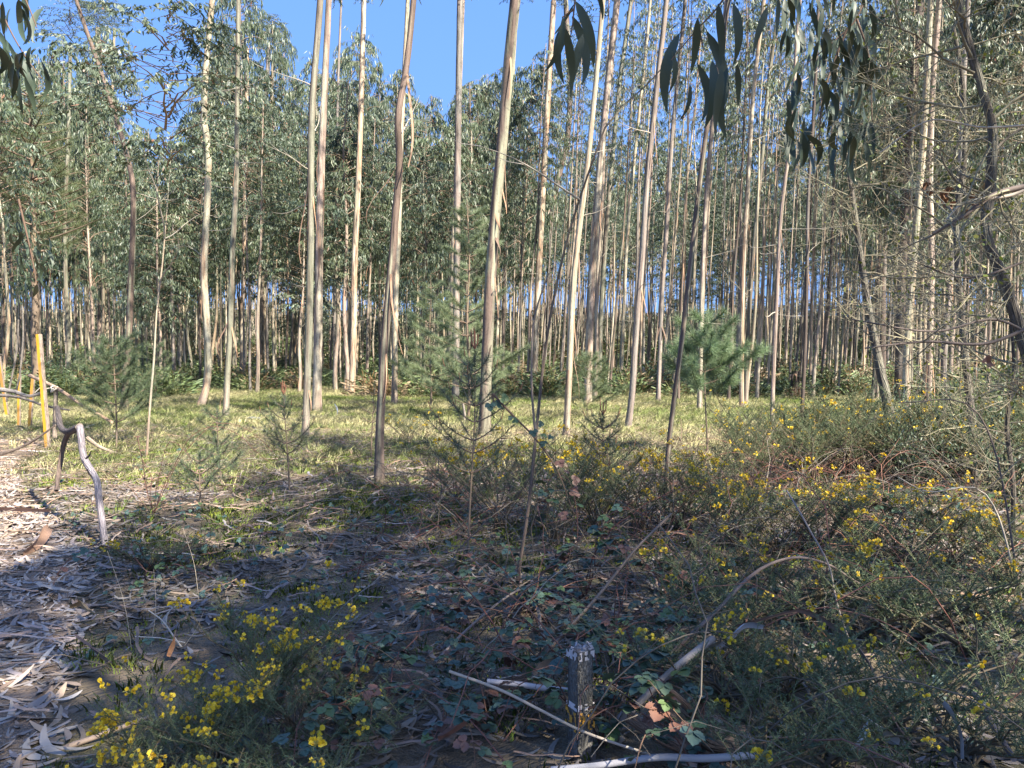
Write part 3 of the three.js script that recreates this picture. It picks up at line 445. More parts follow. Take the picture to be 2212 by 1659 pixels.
// ---------------------------------------------------------------- litter: fallen sickle leaves, bark ribbons and twigs
function fallen(seed, L, w, bend, curl, n = 6) { const mb = new MB(), pts = [], R = rng(seed); for (let k = 0; k <= n; k++) { const t = k / n - 0.5; pts.push(V(t * L, curl * L * (4 * t * t - 0.4 + 0.15 * R()) * 0.5 + 0.004, bend * L * t * t * 2)); } mb.ribbon(pts, (t) => V(0, 0.4 * Math.sin(t * 3 + seed), 1).normalize(), (t) => w * Math.pow(Math.sin(PI * clamp(t * 0.94 + 0.03)), 0.7), [1, 1, 1], 0.12); return mb.geo(); }
function shred(seed, L, w) { const mb = new MB(), pts = [], R = rng(seed), n = 7; for (let k = 0; k <= n; k++) { const t = k / n - 0.5; pts.push(V(t * L, 0.008 + 0.03 * R(), 0.08 * L * Math.sin(t * 4 + seed))); } mb.ribbon(pts, () => V(0, (R() - 0.5) * 0.5, 1).normalize(), (t) => w * (1 - 0.3 * t), [1, 1, 1], 0.3); return mb.geo(); }
const LIT = [[0.30, 0.265, 0.255], [0.36, 0.32, 0.29], [0.33, 0.24, 0.17], [0.23, 0.15, 0.10], [0.44, 0.40, 0.35], [0.16, 0.13, 0.115], [0.38, 0.29, 0.21], [0.27, 0.25, 0.27]];
{
  const kinds = [fallen(1, 0.16, 0.026, 0.35, 0.08), fallen(2, 0.20, 0.022, 0.25, 0.04), fallen(3, 0.13, 0.028, 0.15, 0.22), fallen(4, 0.18, 0.022, -0.3, 0.12)];
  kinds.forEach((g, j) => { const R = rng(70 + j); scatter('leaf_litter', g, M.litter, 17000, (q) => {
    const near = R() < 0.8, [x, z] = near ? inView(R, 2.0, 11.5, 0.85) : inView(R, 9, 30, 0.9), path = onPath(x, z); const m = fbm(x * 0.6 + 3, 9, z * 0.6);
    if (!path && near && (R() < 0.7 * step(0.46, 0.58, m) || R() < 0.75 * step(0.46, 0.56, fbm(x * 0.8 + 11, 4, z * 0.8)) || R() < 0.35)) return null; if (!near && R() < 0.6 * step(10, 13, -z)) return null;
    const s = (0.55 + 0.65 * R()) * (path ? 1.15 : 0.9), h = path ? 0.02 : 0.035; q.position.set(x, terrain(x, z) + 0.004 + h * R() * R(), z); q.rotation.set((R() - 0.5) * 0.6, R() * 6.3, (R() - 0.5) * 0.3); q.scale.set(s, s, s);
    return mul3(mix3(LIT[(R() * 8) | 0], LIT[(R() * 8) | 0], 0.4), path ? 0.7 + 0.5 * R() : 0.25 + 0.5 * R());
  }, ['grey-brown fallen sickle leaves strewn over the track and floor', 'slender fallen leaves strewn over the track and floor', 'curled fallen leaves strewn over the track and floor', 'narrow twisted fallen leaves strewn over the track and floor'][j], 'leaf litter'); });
  const RR = rng(80), sh = [shred(1, 0.45, 0.022), shred(2, 0.3, 0.035), shred(3, 0.6, 0.016)];
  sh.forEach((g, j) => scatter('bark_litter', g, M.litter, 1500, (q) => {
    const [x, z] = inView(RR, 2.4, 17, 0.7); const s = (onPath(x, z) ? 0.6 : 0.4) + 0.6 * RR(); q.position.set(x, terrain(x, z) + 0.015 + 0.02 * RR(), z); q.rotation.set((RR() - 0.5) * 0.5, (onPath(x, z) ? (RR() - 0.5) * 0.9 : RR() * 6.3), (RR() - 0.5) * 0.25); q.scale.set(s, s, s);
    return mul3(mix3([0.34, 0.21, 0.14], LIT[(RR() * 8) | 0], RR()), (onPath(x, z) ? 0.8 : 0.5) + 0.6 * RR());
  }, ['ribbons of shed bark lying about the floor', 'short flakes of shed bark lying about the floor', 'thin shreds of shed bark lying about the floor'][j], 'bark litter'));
  const tw = new MB(), R3 = rng(81); { let q = V(-0.25, 0.01, 0); const pts = [q]; for (let k = 0; k < 5; k++) { q = q.clone().add(V(0.1, (R3() - 0.4) * 0.03, (R3() - 0.5) * 0.05)); pts.push(q); } tw.tube(pts, (t) => 0.0045 * (1 - 0.7 * t), 4, [1, 1, 1]); tw.tube([pts[2], pts[2].clone().add(V(0.1, 0.05, 0.09)), pts[2].clone().add(V(0.2, 0.06, 0.12))], (t) => 0.003 * (1 - 0.7 * t), 3, [1, 1, 1]); }
  scatter('twig_litter', tw.geo(), M.twig, 3200, (q) => { const [x, z] = inView(R3, 2.3, 15, 0.6), s = 0.5 + 1.1 * R3(); q.position.set(x, terrain(x, z) + 0.01, z); q.rotation.set((R3() - 0.5) * 0.5, R3() * 6.3, R3() * (x > 0 ? 0.9 : 0.35)); q.scale.set(s, s, s); return mix3([0.10, 0.07, 0.05], [0.32, 0.27, 0.21], R3() * R3()); }, 'thin dead twigs strewn over the forest floor', 'twigs');
}

// ---------------------------------------------------------------- gorse in flower
function flower(mb, p, dir, s, R) {
  const side = V(R() - 0.5, R() - 0.5, R() - 0.5).cross(dir).normalize(), up = dir.clone().cross(side).normalize(), y = mix3([0.78, 0.52, 0.015], [0.86, 0.64, 0.03], R()), yd = mul3(y, 0.75);
  const pet = (d, w, L, c) => { const nn = d.clone().cross(w).normalize(), a = mb.vert(p, nn, c), l = mb.vert(p.clone().addScaledVector(d, L * 0.55).addScaledVector(w, -L * 0.42), nn, c), r = mb.vert(p.clone().addScaledVector(d, L * 0.55).addScaledVector(w, L * 0.42), nn, c), m = mb.vert(p.clone().addScaledVector(d, L * 0.6).addScaledVector(nn, L * 0.12), nn, c), e = mb.vert(p.clone().addScaledVector(d, L), nn, c), el = mb.vert(p.clone().addScaledVector(d, L * 0.93).addScaledVector(w, -L * 0.3), nn, c), er = mb.vert(p.clone().addScaledVector(d, L * 0.93).addScaledVector(w, L * 0.3), nn, c); mb.i.push(a, m, l, a, r, m, l, m, el, m, e, el, m, r, er, m, er, e); };
  pet(dir.clone().addScaledVector(up, 0.9).normalize(), side, s, y);
  pet(dir.clone().addScaledVector(side, 0.25).normalize(), up, s * 0.75, y); pet(dir.clone().addScaledVector(side, -0.25).normalize(), up, s * 0.75, y);
  pet(dir.clone().addScaledVector(up, -0.2).normalize(), side, s * 0.6, yd);
  mb.tube([p.clone().addScaledVector(dir, -s * 0.5), p.clone().addScaledVector(dir, s * 0.15)], (t) => s * 0.11 * (0.6 + t), 5, [0.30, 0.26, 0.05]);
}
const clusters = [3, 5, 7, 4, 6].map((n, k) => { const mb = new MB(), R = rng(400 + k); for (let j = 0; j < n; j++) { const a = R() * 6.28, d = V(Math.cos(a), 0.2 + R(), Math.sin(a)).normalize(); flower(mb, V(0, (R() - 0.3) * 0.04, 0).addScaledVector(d, 0.010 + 0.012 * R()), d, 0.015 + 0.008 * R(), R); } return mb.geo(); });
function gorse(seed, o) {            // o: H, R, stems, shoots
  const R = rng(seed), st = new MB(), sp = new MB(), tips = [];
  const shoot = (p, dir, L, tone) => {
    const d = dir.clone(), pts = [p.clone()]; let q = p.clone(); const n = 4;
    for (let k = 0; k < n; k++) { d.add(V((R() - 0.5) * 0.3, 0.12, (R() - 0.5) * 0.3)).normalize(); q = q.clone().addScaledVector(d, L / n); pts.push(q); }
    st.tube(pts, (t) => 0.0028 * (1 - 0.6 * t), 3, mix3(tone, [0.16, 0.13, 0.07], 0.5));
    const ns = Math.round(L * 270); for (let k = 0; k < ns; k++) {
      const t = Math.pow((k + R()) / ns, 0.85) * 0.999, i = Math.floor(t * n), b = pts[i].clone().lerp(pts[i + 1], t * n - i), T = pts[i + 1].clone().sub(pts[i]).normalize(), a = R() * 6.283;
      const out = V(Math.cos(a), (R() - 0.5) * 0.5, Math.sin(a)).addScaledVector(T, 0.6).normalize(), c = mix3(tone, [0.17, 0.22, 0.10], 0.55 * t * R());
      sp.blade(b, out, V(R() - 0.5, R() - 0.5, R() - 0.5).cross(out).normalize(), 0.013 + 0.015 * R(), 0.0032, c, mul3(c, 1.3));
    }
    tips.push([q, d.clone()]);
  };
  for (let s = 0; s < o.stems; s++) {
    const a = R() * 6.283, sl = o.R * (0.25 + 0.75 * R()), pts = [V((R() - 0.5) * 0.15, -0.03, (R() - 0.5) * 0.15)], hgt = o.H * (0.5 + 0.5 * R());
    for (let k = 1; k <= 5; k++) { const t = k / 5; pts.push(V(Math.cos(a) * sl * t + (R() - 0.5) * 0.06, hgt * Math.pow(t, 0.75), Math.sin(a) * sl * t + (R() - 0.5) * 0.06)); }
    st.tube(pts, (t) => 0.008 * (1 - 0.7 * t), 4, [0.13, 0.10, 0.065]);
    const m = Math.round(o.shoots * (0.7 + 0.6 * R()));
    for (let k = 0; k < m; k++) { const t = 0.25 + 0.75 * Math.pow(R(), 0.8), i = Math.min(4, Math.floor(t * 5)), p = pts[i].clone().lerp(pts[i + 1], t * 5 - i), b = R() * 6.283; const tone = R() < 0.12 ? [0.16, 0.11, 0.05] : mix3([0.05, 0.078, 0.034], [0.10, 0.14, 0.055], R()); shoot(p, V(Math.cos(b), 0.25 + 0.9 * R(), Math.sin(b)).normalize(), (0.10 + 0.16 * R()) * (0.8 + 0.4 * o.H), tone); }
  }
  return { stems: st.geo(), spines: sp.geo(), tips, tris: st.tris + sp.tris };
}
const gorses = [[0.78, 0.8, 17, 14], [0.66, 0.85, 16, 13], [0.95, 0.7, 18, 17], [0.42, 0.7, 14, 11], [0.34, 0.65, 13, 10]].map(([h, r, s, n], k) => gorse(500 + k, { H: h, R: r, stems: s, shoots: n }));
function gorseBush(kind, p, scale, nFlowers, seed, label, group) {
  const g = gorses[kind], R = rng(seed), t = thing('gorse_bush', label, 'bush', p, group);
  t.rotation.y = R() * 6.28; t.scale.setScalar(scale);
  part('stems', g.stems, M.twig, t); part('spines', g.spines, M.thick, t);
  for (let k = 0; k < nFlowers * 1.8; k++) { let q, d, best = -1; for (let j = 0; j < 4; j++) { const c = g.tips[(R() * g.tips.length) | 0], s = c[0].y * 1.2 + Math.hypot(c[0].x, c[0].z) + 0.2 * R(); if (s > best) { best = s; [q, d] = c; } } const f = part('flower_cluster', clusters[(R() * 5) | 0], M.petal, t); f.position.copy(q).addScaledVector(d, -0.01 - 0.05 * R()); f.rotation.set((R() - 0.5) * 0.8, R() * 6.3, (R() - 0.5) * 0.8); f.scale.setScalar((0.8 + 0.5 * R()) / Math.max(0.7, scale)); }
  return t;
}
const GB = [   // kind, u, v of the foot, scale, flowers, label
  [0, 1080, 1150, 1.0, 30, 'gorse bush full of yellow flowers between the two thin saplings at centre'],
  [1, 985, 1085, 0.8, 16, 'sparse gorse bush with few flowers left of the candle-tipped pine sapling'],
  [1, 880, 955, 0.75, 12, 'small olive gorse in the sunlit grass right of the dark wavy trunk'],
  [2, 1195, 1180, 0.85, 18, 'gorse bush with a dark brown skirt under the leaning tan sapling'],
  [0, 1290, 1160, 0.85, 20, 'gorse bush below the shaded hummock, right of the tan sapling'],
  [0, 1385, 1150, 0.9, 26, 'gorse bush in bloom left of the dark slanting sapling trunk'],
  [1, 1465, 1150, 0.95, 28, 'gorse bush in bloom at the foot of the dark slanting sapling trunk'],
  [2, 1545, 1130, 0.7, 10, 'gorse bush below the bright pine sapling'],
  [2, 1620, 1060, 0.9, 8, 'dark gorse bush below the pinkish slim eucalyptus'],
  [0, 1700, 1050, 0.95, 10, 'dark gorse bush right of the pinkish slim eucalyptus foot'],
  [2, 1780, 1030, 0.95, 12, 'tall gorse bush below the dark stump'],
  [0, 1850, 1015, 1.05, 14, 'tall gorse bush reaching up left of the twiggy lichen tree'],
  [2, 1925, 1050, 1.0, 8, 'shaded gorse bush in front of the twiggy lichen tree'],
  [0, 2000, 1060, 1.0, 6, 'shaded gorse bush below the pinkish grey forked trunk'],
  [2, 2080, 1060, 1.05, 5, 'deep green gorse bush below the lichened leaning trunk'],
  [0, 2165, 1075, 1.05, 6, 'deep green gorse bush at the right edge under the bare twigs'],
  [1, 1590, 1190, 0.9, 20, 'gorse bush bright with flowers in the middle of the right-hand gorse'],
  [0, 1680, 1200, 0.75, 16, 'gorse bush in half sun, two strides in front of the pinkish slim trunk'],
  [1, 1775, 1190, 0.85, 24, 'gorse bush carrying the densest yellow heads on the right'],
  [0, 1865, 1180, 0.75, 20, 'gorse bush with a tall flowering shoot in front of the dark bushes'],
  [3, 1960, 1230, 1.1, 12, 'broad low gorse left of the bright flowering spray at right'],
  [1, 2060, 1230, 0.85, 20, 'gorse bush with the bright flowering spray near the right edge'],
  [3, 2160, 1250, 1.2, 12, 'broad low gorse by the right edge below the deep green bushes'],
  [3, 1500, 1290, 1.0, 10, 'low gorse under the arching branch'],
  [4, 1600, 1360, 1.1, 7, 'low gorse left of the looped bark strip'],
  [3, 1740, 1330, 1.0, 8, 'low gorse behind the looped bark strip'],
  [4, 1860, 1370, 1.2, 7, 'low gorse right of the looped bark strip'],
  [3, 1990, 1380, 1.1, 7, 'low sunlit gorse in the middle of the right foreground'],
  [4, 2110, 1420, 1.2, 6, 'low sunlit gorse near the right edge of the foreground'],
  [4, 1560, 1500, 1.1, 5, 'dark low gorse behind the broken brown stump'],
  [3, 1700, 1500, 0.9, 5, 'dark low gorse under the looped bark strip'],
  [4, 1930, 1560, 1.1, 3, 'low gorse over white fallen leaves at lower right'],
  [3, 2090, 1620, 0.9, 2, 'spiky low gorse in the lower right corner'],
  [4, 1790, 1650, 1.0, 4, 'spiky low gorse right of the broken brown stump'],
  [3, 1640, 1690, 0.8, 3, 'low gorse at the bottom edge by the grey stick'],
  [0, 585, 1530, 0.62, 24, 'tallest gorse of the left foreground clump, with yellow heads up its shoots'],
  [1, 640, 1600, 0.55, 12, 'gorse at the right end of the left foreground clump'],
  [1, 470, 1640, 0.55, 20, 'gorse thick with flowers in the middle of the left foreground clump'],
  [3, 370, 1660, 0.62, 22, 'gorse spilling over the track at the left end of the foreground clump'],
  [4, 480, 1730, 0.8, 10, 'gorse at the bottom edge of the left foreground clump'],
  [4, 620, 1720, 0.8, 6, 'brown-flecked low gorse right at the bottom left of centre'],
  [4, 330, 1240, 0.7, 3, 'tiny gorse sprig with one pair of flowers beside the driftwood foot'],
  [4, 720, 1640, 0.7, 2, 'sparse low gorse between the flower clump and the brambles'],
];
{
  const mk = (seed) => { const lf = new MB(), st = new MB(), R = rng(seed); for (let s = 0; s < 16; s++) { const a = R() * 6.28, top = V(Math.cos(a) * 0.55 * R(), 0.55 + 0.6 * R(), Math.sin(a) * 0.55 * R()), c = curve([V((R() - 0.5) * 0.2, -0.05, (R() - 0.5) * 0.2), top.clone().multiplyScalar(0.55), top], 8); st.tube(c, (t) => 0.007 * (1 - 0.7 * t), 4, [0.09, 0.07, 0.05]); for (let k = 0; k < 95; k++) { const i = 2 + ((R() * 7) | 0), p = c[i].clone().add(V((R() - 0.5) * 0.3, (R() - 0.5) * 0.24, (R() - 0.5) * 0.3)), d = V(R() - 0.5, 0.3 + R() * 0.5, R() - 0.5).normalize(), w = V(R() - 0.5, R() - 0.5, R() - 0.5).cross(d).normalize(); lf.leaf(p, d, w, 0.035 + 0.03 * R(), 0.018, 0.1, mul3(mix3([0.025, 0.045, 0.02], [0.05, 0.085, 0.035], R()), 1)); } } return [st.geo(), lf.geo()]; };
  const kinds = [mk(801), mk(802), mk(803)];
  [[1880, 985, 0.9, 'dark evergreen shrub at the foot of the crooked twiggy tree'], [1955, 970, 1.0, 'dark evergreen shrub below the sunlit cream eucalyptus base'], [2030, 985, 1.1, 'dark evergreen shrub below the forked pinkish grey trunk'], [2110, 980, 1.2, 'dark evergreen shrub below the pale lichened bare tree'], [2190, 1000, 1.3, 'dark evergreen shrub cut by the right edge, behind the gorse'], [2070, 1060, 0.9, 'low dark evergreen shrub in front of the deepest thicket shade'], [2170, 1100, 0.9, 'low dark evergreen shrub near the right edge above the flowering spray'], [1985, 1075, 0.8, 'low dark evergreen shrub behind the flowering gorse at right'], [1800, 975, 0.75, 'dark evergreen shrub right of the dark stump'], [140, 850, 1.5, 'black-stemmed evergreen bush behind the tallest orange stake'], [100, 830, 1.7, 'leafy green bush behind the leaning grey sticks at far left'], [185, 835, 1.5, 'dark leafy bush between the orange stakes and the feathery pine']].forEach(([u, v, s, label], k) => { const [st, lf] = kinds[k % 3], t = thing('evergreen_shrub', label, 'shrub', G(u, v)); t.rotation.y = k * 2; t.scale.setScalar(s); part('stems', st, M.twig, t); part('leaves', lf, M.thick, t); });
  const cane = new MB(), R = rng(820), pts = []; for (let k = 0; k <= 9; k++) { const t = k / 9; pts.push(V(0.9 * t, 0.32 * Math.sin(t * 2.5) + 0.02 * R(), 0.14 * Math.sin(t * 3) + 0.03 * R())); } cane.tube(pts, (t) => 0.0036 * (1 - 0.5 * t), 4, [1, 1, 1]); for (let k = 0; k < 40; k++) { const p = pts[(R() * 9) | 0], e = V(R() - 0.5, R() - 0.5, R() - 0.5).normalize(); cane.blade(p, e, V(R() - 0.5, R() - 0.5, R() - 0.5).cross(e).normalize(), 0.01, 0.003, [1, 0.8, 0.7]); } cane.tube([pts[5], pts[5].clone().add(V(0.14, 0.08, 0.12)), pts[5].clone().add(V(0.3, 0.06, 0.22))], (t) => 0.002 * (1 - 0.5 * t), 3, [1, 1, 1]);
  scatter('dead_canes', cane.geo(), M.twig, 1500, (q) => { const [x, z] = inView(R, 2.5, 9.5, 0.75); if (x < -0.9 + 0.12 * z + 1.2 * R() || onPath(x, z)) return null; const s = 0.45 + 0.75 * R(); q.position.set(x, terrain(x, z) - 0.01, z); q.rotation.set((R() - 0.5) * 1.2, R() * 6.3, (R() - 0.35) * 0.7); q.scale.set(s, s, s); return R() < 0.4 ? mix3([0.15, 0.06, 0.05], [0.25, 0.12, 0.08], R()) : mix3([0.08, 0.065, 0.05], [0.30, 0.26, 0.21], R() * R()); }, 'tangle of dead bramble canes and stalks through the right-hand gorse', 'dead canes');
}
for (let k = 0; k < 18; k++) { const R = rng(650 + k); gorseBush(k % 3, G(1640 + 34 * k + 30 * R(), 985 + 75 * R()), 0.9 + 0.35 * R(), 5, 660 + k, 'dark gorse bush in the dense mass below the twiggy trees at right', 'gorse bushes of the dense dark mass at right'); }
GB.forEach(([k, u, v, s, f, label], i) => gorseBush(k, G(u, v), s, f, 600 + i, label));

// ---------------------------------------------------------------- pines: saplings and bushy trees
function needles(mb, p, dir, n, L, R, tone) { for (let k = 0; k < n; k++) { const d = V(R() - 0.5, R() - 0.5, R() - 0.5).normalize().multiplyScalar(0.85).addScaledVector(dir, 0.55 + 0.4 * R()).normalize(); mb.blade(p, d, V(R() - 0.5, R() - 0.5, R() - 0.5).cross(d).normalize(), L * (0.7 + 0.5 * R()), 0.0026 + L * 0.018, mul3(tone, 0.8 + 0.4 * R()), mul3(tone, 1.2)); } }
function pine(o) {
  const R = rng(o.seed), b = o.p ?? G(o.u, o.v), d = b.d ?? -b.z, t = thing(o.name ?? 'pine_sapling', o.label, o.cat ?? 'sapling', b);
  const Hh = o.H, st = new MB(), br = new MB(), nd = new MB(), ca = new MB(), lean = o.lean ?? 0, tone0 = o.tone ?? [0.10, 0.15, 0.07];
  const at = (y) => V(lean * y + 0.03 * Math.sin(y * 2 + o.seed), y, 0.03 * Math.sin(y * 1.7 + o.seed * 2)), pts = []; for (let k = 0; k <= 14; k++) pts.push(at(-0.04 + Hh * k / 14));
  st.tube(pts, (q) => (o.r ?? 0.012) * (1 - 0.75 * q), 6, (q, s) => mul3(mix3([0.17, 0.13, 0.10], [0.24, 0.17, 0.11], noise(s * 6, o.seed, 1)), 0.9));
  for (let w = 0; w < o.whorls; w++) {
    const y = Hh * (o.low + (0.97 - o.low) * (w + 0.3 * R()) / o.whorls), n = 3 + ((R() * 3) | 0);
    for (let k = 0; k < n; k++) {
      const a = (k + R() * 0.6) / n * 2 * PI, rel = (y / Hh - o.low) / (1 - o.low), L = o.R * (1.05 - 0.75 * rel) * (0.6 + 0.6 * R()), out = V(Math.cos(a), 0, Math.sin(a)), bp = [];
      for (let j = 0; j <= 5; j++) { const q = j / 5; bp.push(at(y).addScaledVector(out, L * q).add(V(0, L * (0.25 * q + (o.upturn ?? 0.45) * q * q), 0))); }
      br.tube(bp, (q) => (0.25 * (o.r ?? 0.012) + 0.003) * (1 - 0.6 * q), 4, [0.17, 0.12, 0.09]);
      const m = Math.round(L * o.dens); for (let j = 0; j < m; j++) { const q = 0.2 + 0.8 * Math.pow(R(), 0.75), i = Math.min(4, Math.floor(q * 5)), p = bp[i].clone().lerp(bp[i + 1], q * 5 - i), T = bp[i + 1].clone().sub(bp[i]).normalize(); needles(nd, p, T, 5, o.nl, R, mul3(mix3(tone0, [0.14, 0.18, 0.08], R()), 1)); }
      if (o.bushy && R() < 0.9) for (let z = 0; z < 2; z++) { const q = 0.4 + 0.5 * R(), i = Math.floor(q * 5), p = bp[i], e = out.clone().applyAxisAngle(V(0, 1, 0), (R() - 0.5) * 2).add(V(0, 0.5, 0)).normalize(), L2 = L * 0.4, p2 = p.clone().addScaledVector(e, L2); br.tube([p, p2], 0.004, 3, [0.17, 0.12, 0.09]); for (let j = 0; j < L2 * o.dens; j++) needles(nd, p.clone().lerp(p2, 0.15 + 0.85 * R()), e, 5, o.nl, R, tone0); }
      if (o.candles && R() < 0.6) ca.tube([bp[5], bp[5].clone().add(V(out.x * 0.02, 0.07, out.z * 0.02))], (q) => 0.004 * (1 - 0.4 * q), 5, [0.26, 0.12, 0.07]);
    }
  }
  for (let j = 0; j < 30; j++) needles(nd, at(Hh * (0.75 + 0.25 * R())), V(0, 1, 0), 4, o.nl, R, tone0);
  if (o.candles) for (let k = 0; k < 4; k++) { const a = k * 1.6, q = at(Hh); ca.tube([q, q.clone().add(V(Math.cos(a) * 0.025, 0.05, Math.sin(a) * 0.025)), q.clone().add(V(Math.cos(a) * 0.03, 0.11 + 0.06 * R(), Math.sin(a) * 0.03))], (q2) => 0.006 * (1 - 0.4 * q2), 6, [0.24, 0.10, 0.06]); }
  part(o.name ? 'trunk' : 'stem', st.geo(), M.twig, t); part('branches', br.geo(), M.twig, t); part('needles', nd.geo(), M.needle, t); if (ca.tris) part('candles', ca.geo(), M.twig, t);
}
pine({ seed: 1, u: 250, v: 972, H: 1.95, R: 0.75, whorls: 9, low: 0.22, dens: 150, nl: 0.11, r: 0.016, bushy: 1, label: 'feathery young pine on a bare stem right of the orange stakes' });
pine({ seed: 2, u: 619, v: 1062, H: 1.15, R: 0.38, whorls: 5, low: 0.35, dens: 90, nl: 0.08, candles: 1, tone: [0.05, 0.08, 0.05], label: 'small dark pine sapling with upright buds left of the dark wavy trunk' });
pine({ seed: 3, u: 478, v: 1050, H: 1.0, R: 0.36, whorls: 5, low: 0.2, dens: 120, nl: 0.08, candles: 0, tone: [0.05, 0.085, 0.05], label: 'dark pine sapling at the shade line left of the two small bare stems' });
pine({ seed: 4, u: 440, v: 1090, H: 0.55, R: 0.36, whorls: 4, low: 0.2, dens: 110, nl: 0.08, tone: [0.05, 0.085, 0.05], label: 'low spreading pine seedling in the shade by the blackish bramble stems' });
pine({ seed: 5, u: 1019, v: 1190, H: 1.66, R: 0.5, whorls: 7, low: 0.38, dens: 60, nl: 0.09, candles: 1, r: 0.011, tone: [0.05, 0.08, 0.05], label: 'candle-tipped pine sapling with a straight dark stem in front of the stout brown trunk' });
pine({ seed: 6, u: 1012, v: 905, H: 5.6, R: 1.5, whorls: 15, low: 0.06, dens: 150, nl: 0.16, r: 0.05, bushy: 1, upturn: 0.2, tone: [0.24, 0.30, 0.16], name: 'pine_tree', cat: 'tree', label: 'tall soft green bushy pine behind the stout brown trunk' });
pine({ seed: 7, u: 930, v: 880, H: 4.2, R: 1.25, whorls: 10, low: 0.12, dens: 110, nl: 0.16, r: 0.04, bushy: 1, upturn: 0.2, tone: [0.22, 0.28, 0.14], name: 'pine_tree', cat: 'tree', label: 'pale green bushy pine left of the tallest pine' });
pine({ seed: 8, u: 1525, v: 985, H: 2.35, R: 0.75, whorls: 7, low: 0.42, dens: 190, nl: 0.17, r: 0.016, bushy: 1, tone: [0.24, 0.34, 0.17], label: 'bright green long-needled pine sapling in front of the thin poles at right' });
pine({ seed: 9, u: 1308, v: 1130, H: 1.05, R: 0.4, whorls: 5, low: 0.35, dens: 70, nl: 0.09, candles: 1, tone: [0.06, 0.09, 0.05], label: 'small pine sapling with red-brown buds in front of the shaded hummock' });
pine({ seed: 10, u: 1270, v: 905, H: 1.7, R: 0.8, whorls: 7, low: 0.1, dens: 110, nl: 0.13, bushy: 1, tone: [0.12, 0.17, 0.07], label: 'yellowish pine sapling with a curving side stem left of the shaded hummock' });
pine({ seed: 11, u: 806, v: 1000, H: 1.2, R: 0.3, whorls: 4, low: 0.45, dens: 6, nl: 0.06, label: 'nearly leafless grey sapling left of the dark wavy trunk' });
pine({ seed: 12, p: stand(-21, -34), H: 13.6, R: 2.6, whorls: 18, low: 0.45, dens: 34, nl: 0.3, r: 0.2, bushy: 1, upturn: 0.1, tone: [0.12, 0.15, 0.05], name: 'pine_tree', cat: 'tree', label: 'yellow-green pine crown among the eucalyptus at the top left' });
pine({ seed: 13, u: 335, v: 860, H: 2.2, R: 0.9, whorls: 8, low: 0.05, dens: 70, nl: 0.13, bushy: 1, tone: [0.09, 0.14, 0.06], label: 'green pine sapling at the far edge of the grass behind the feathery one' });
pine({ seed: 14, u: 620, v: 812, H: 2.4, R: 1.0, whorls: 8, low: 0.05, dens: 60, nl: 0.15, bushy: 1, tone: [0.13, 0.19, 0.07], label: 'bright green little pine behind the straight olive-grey trunk' });

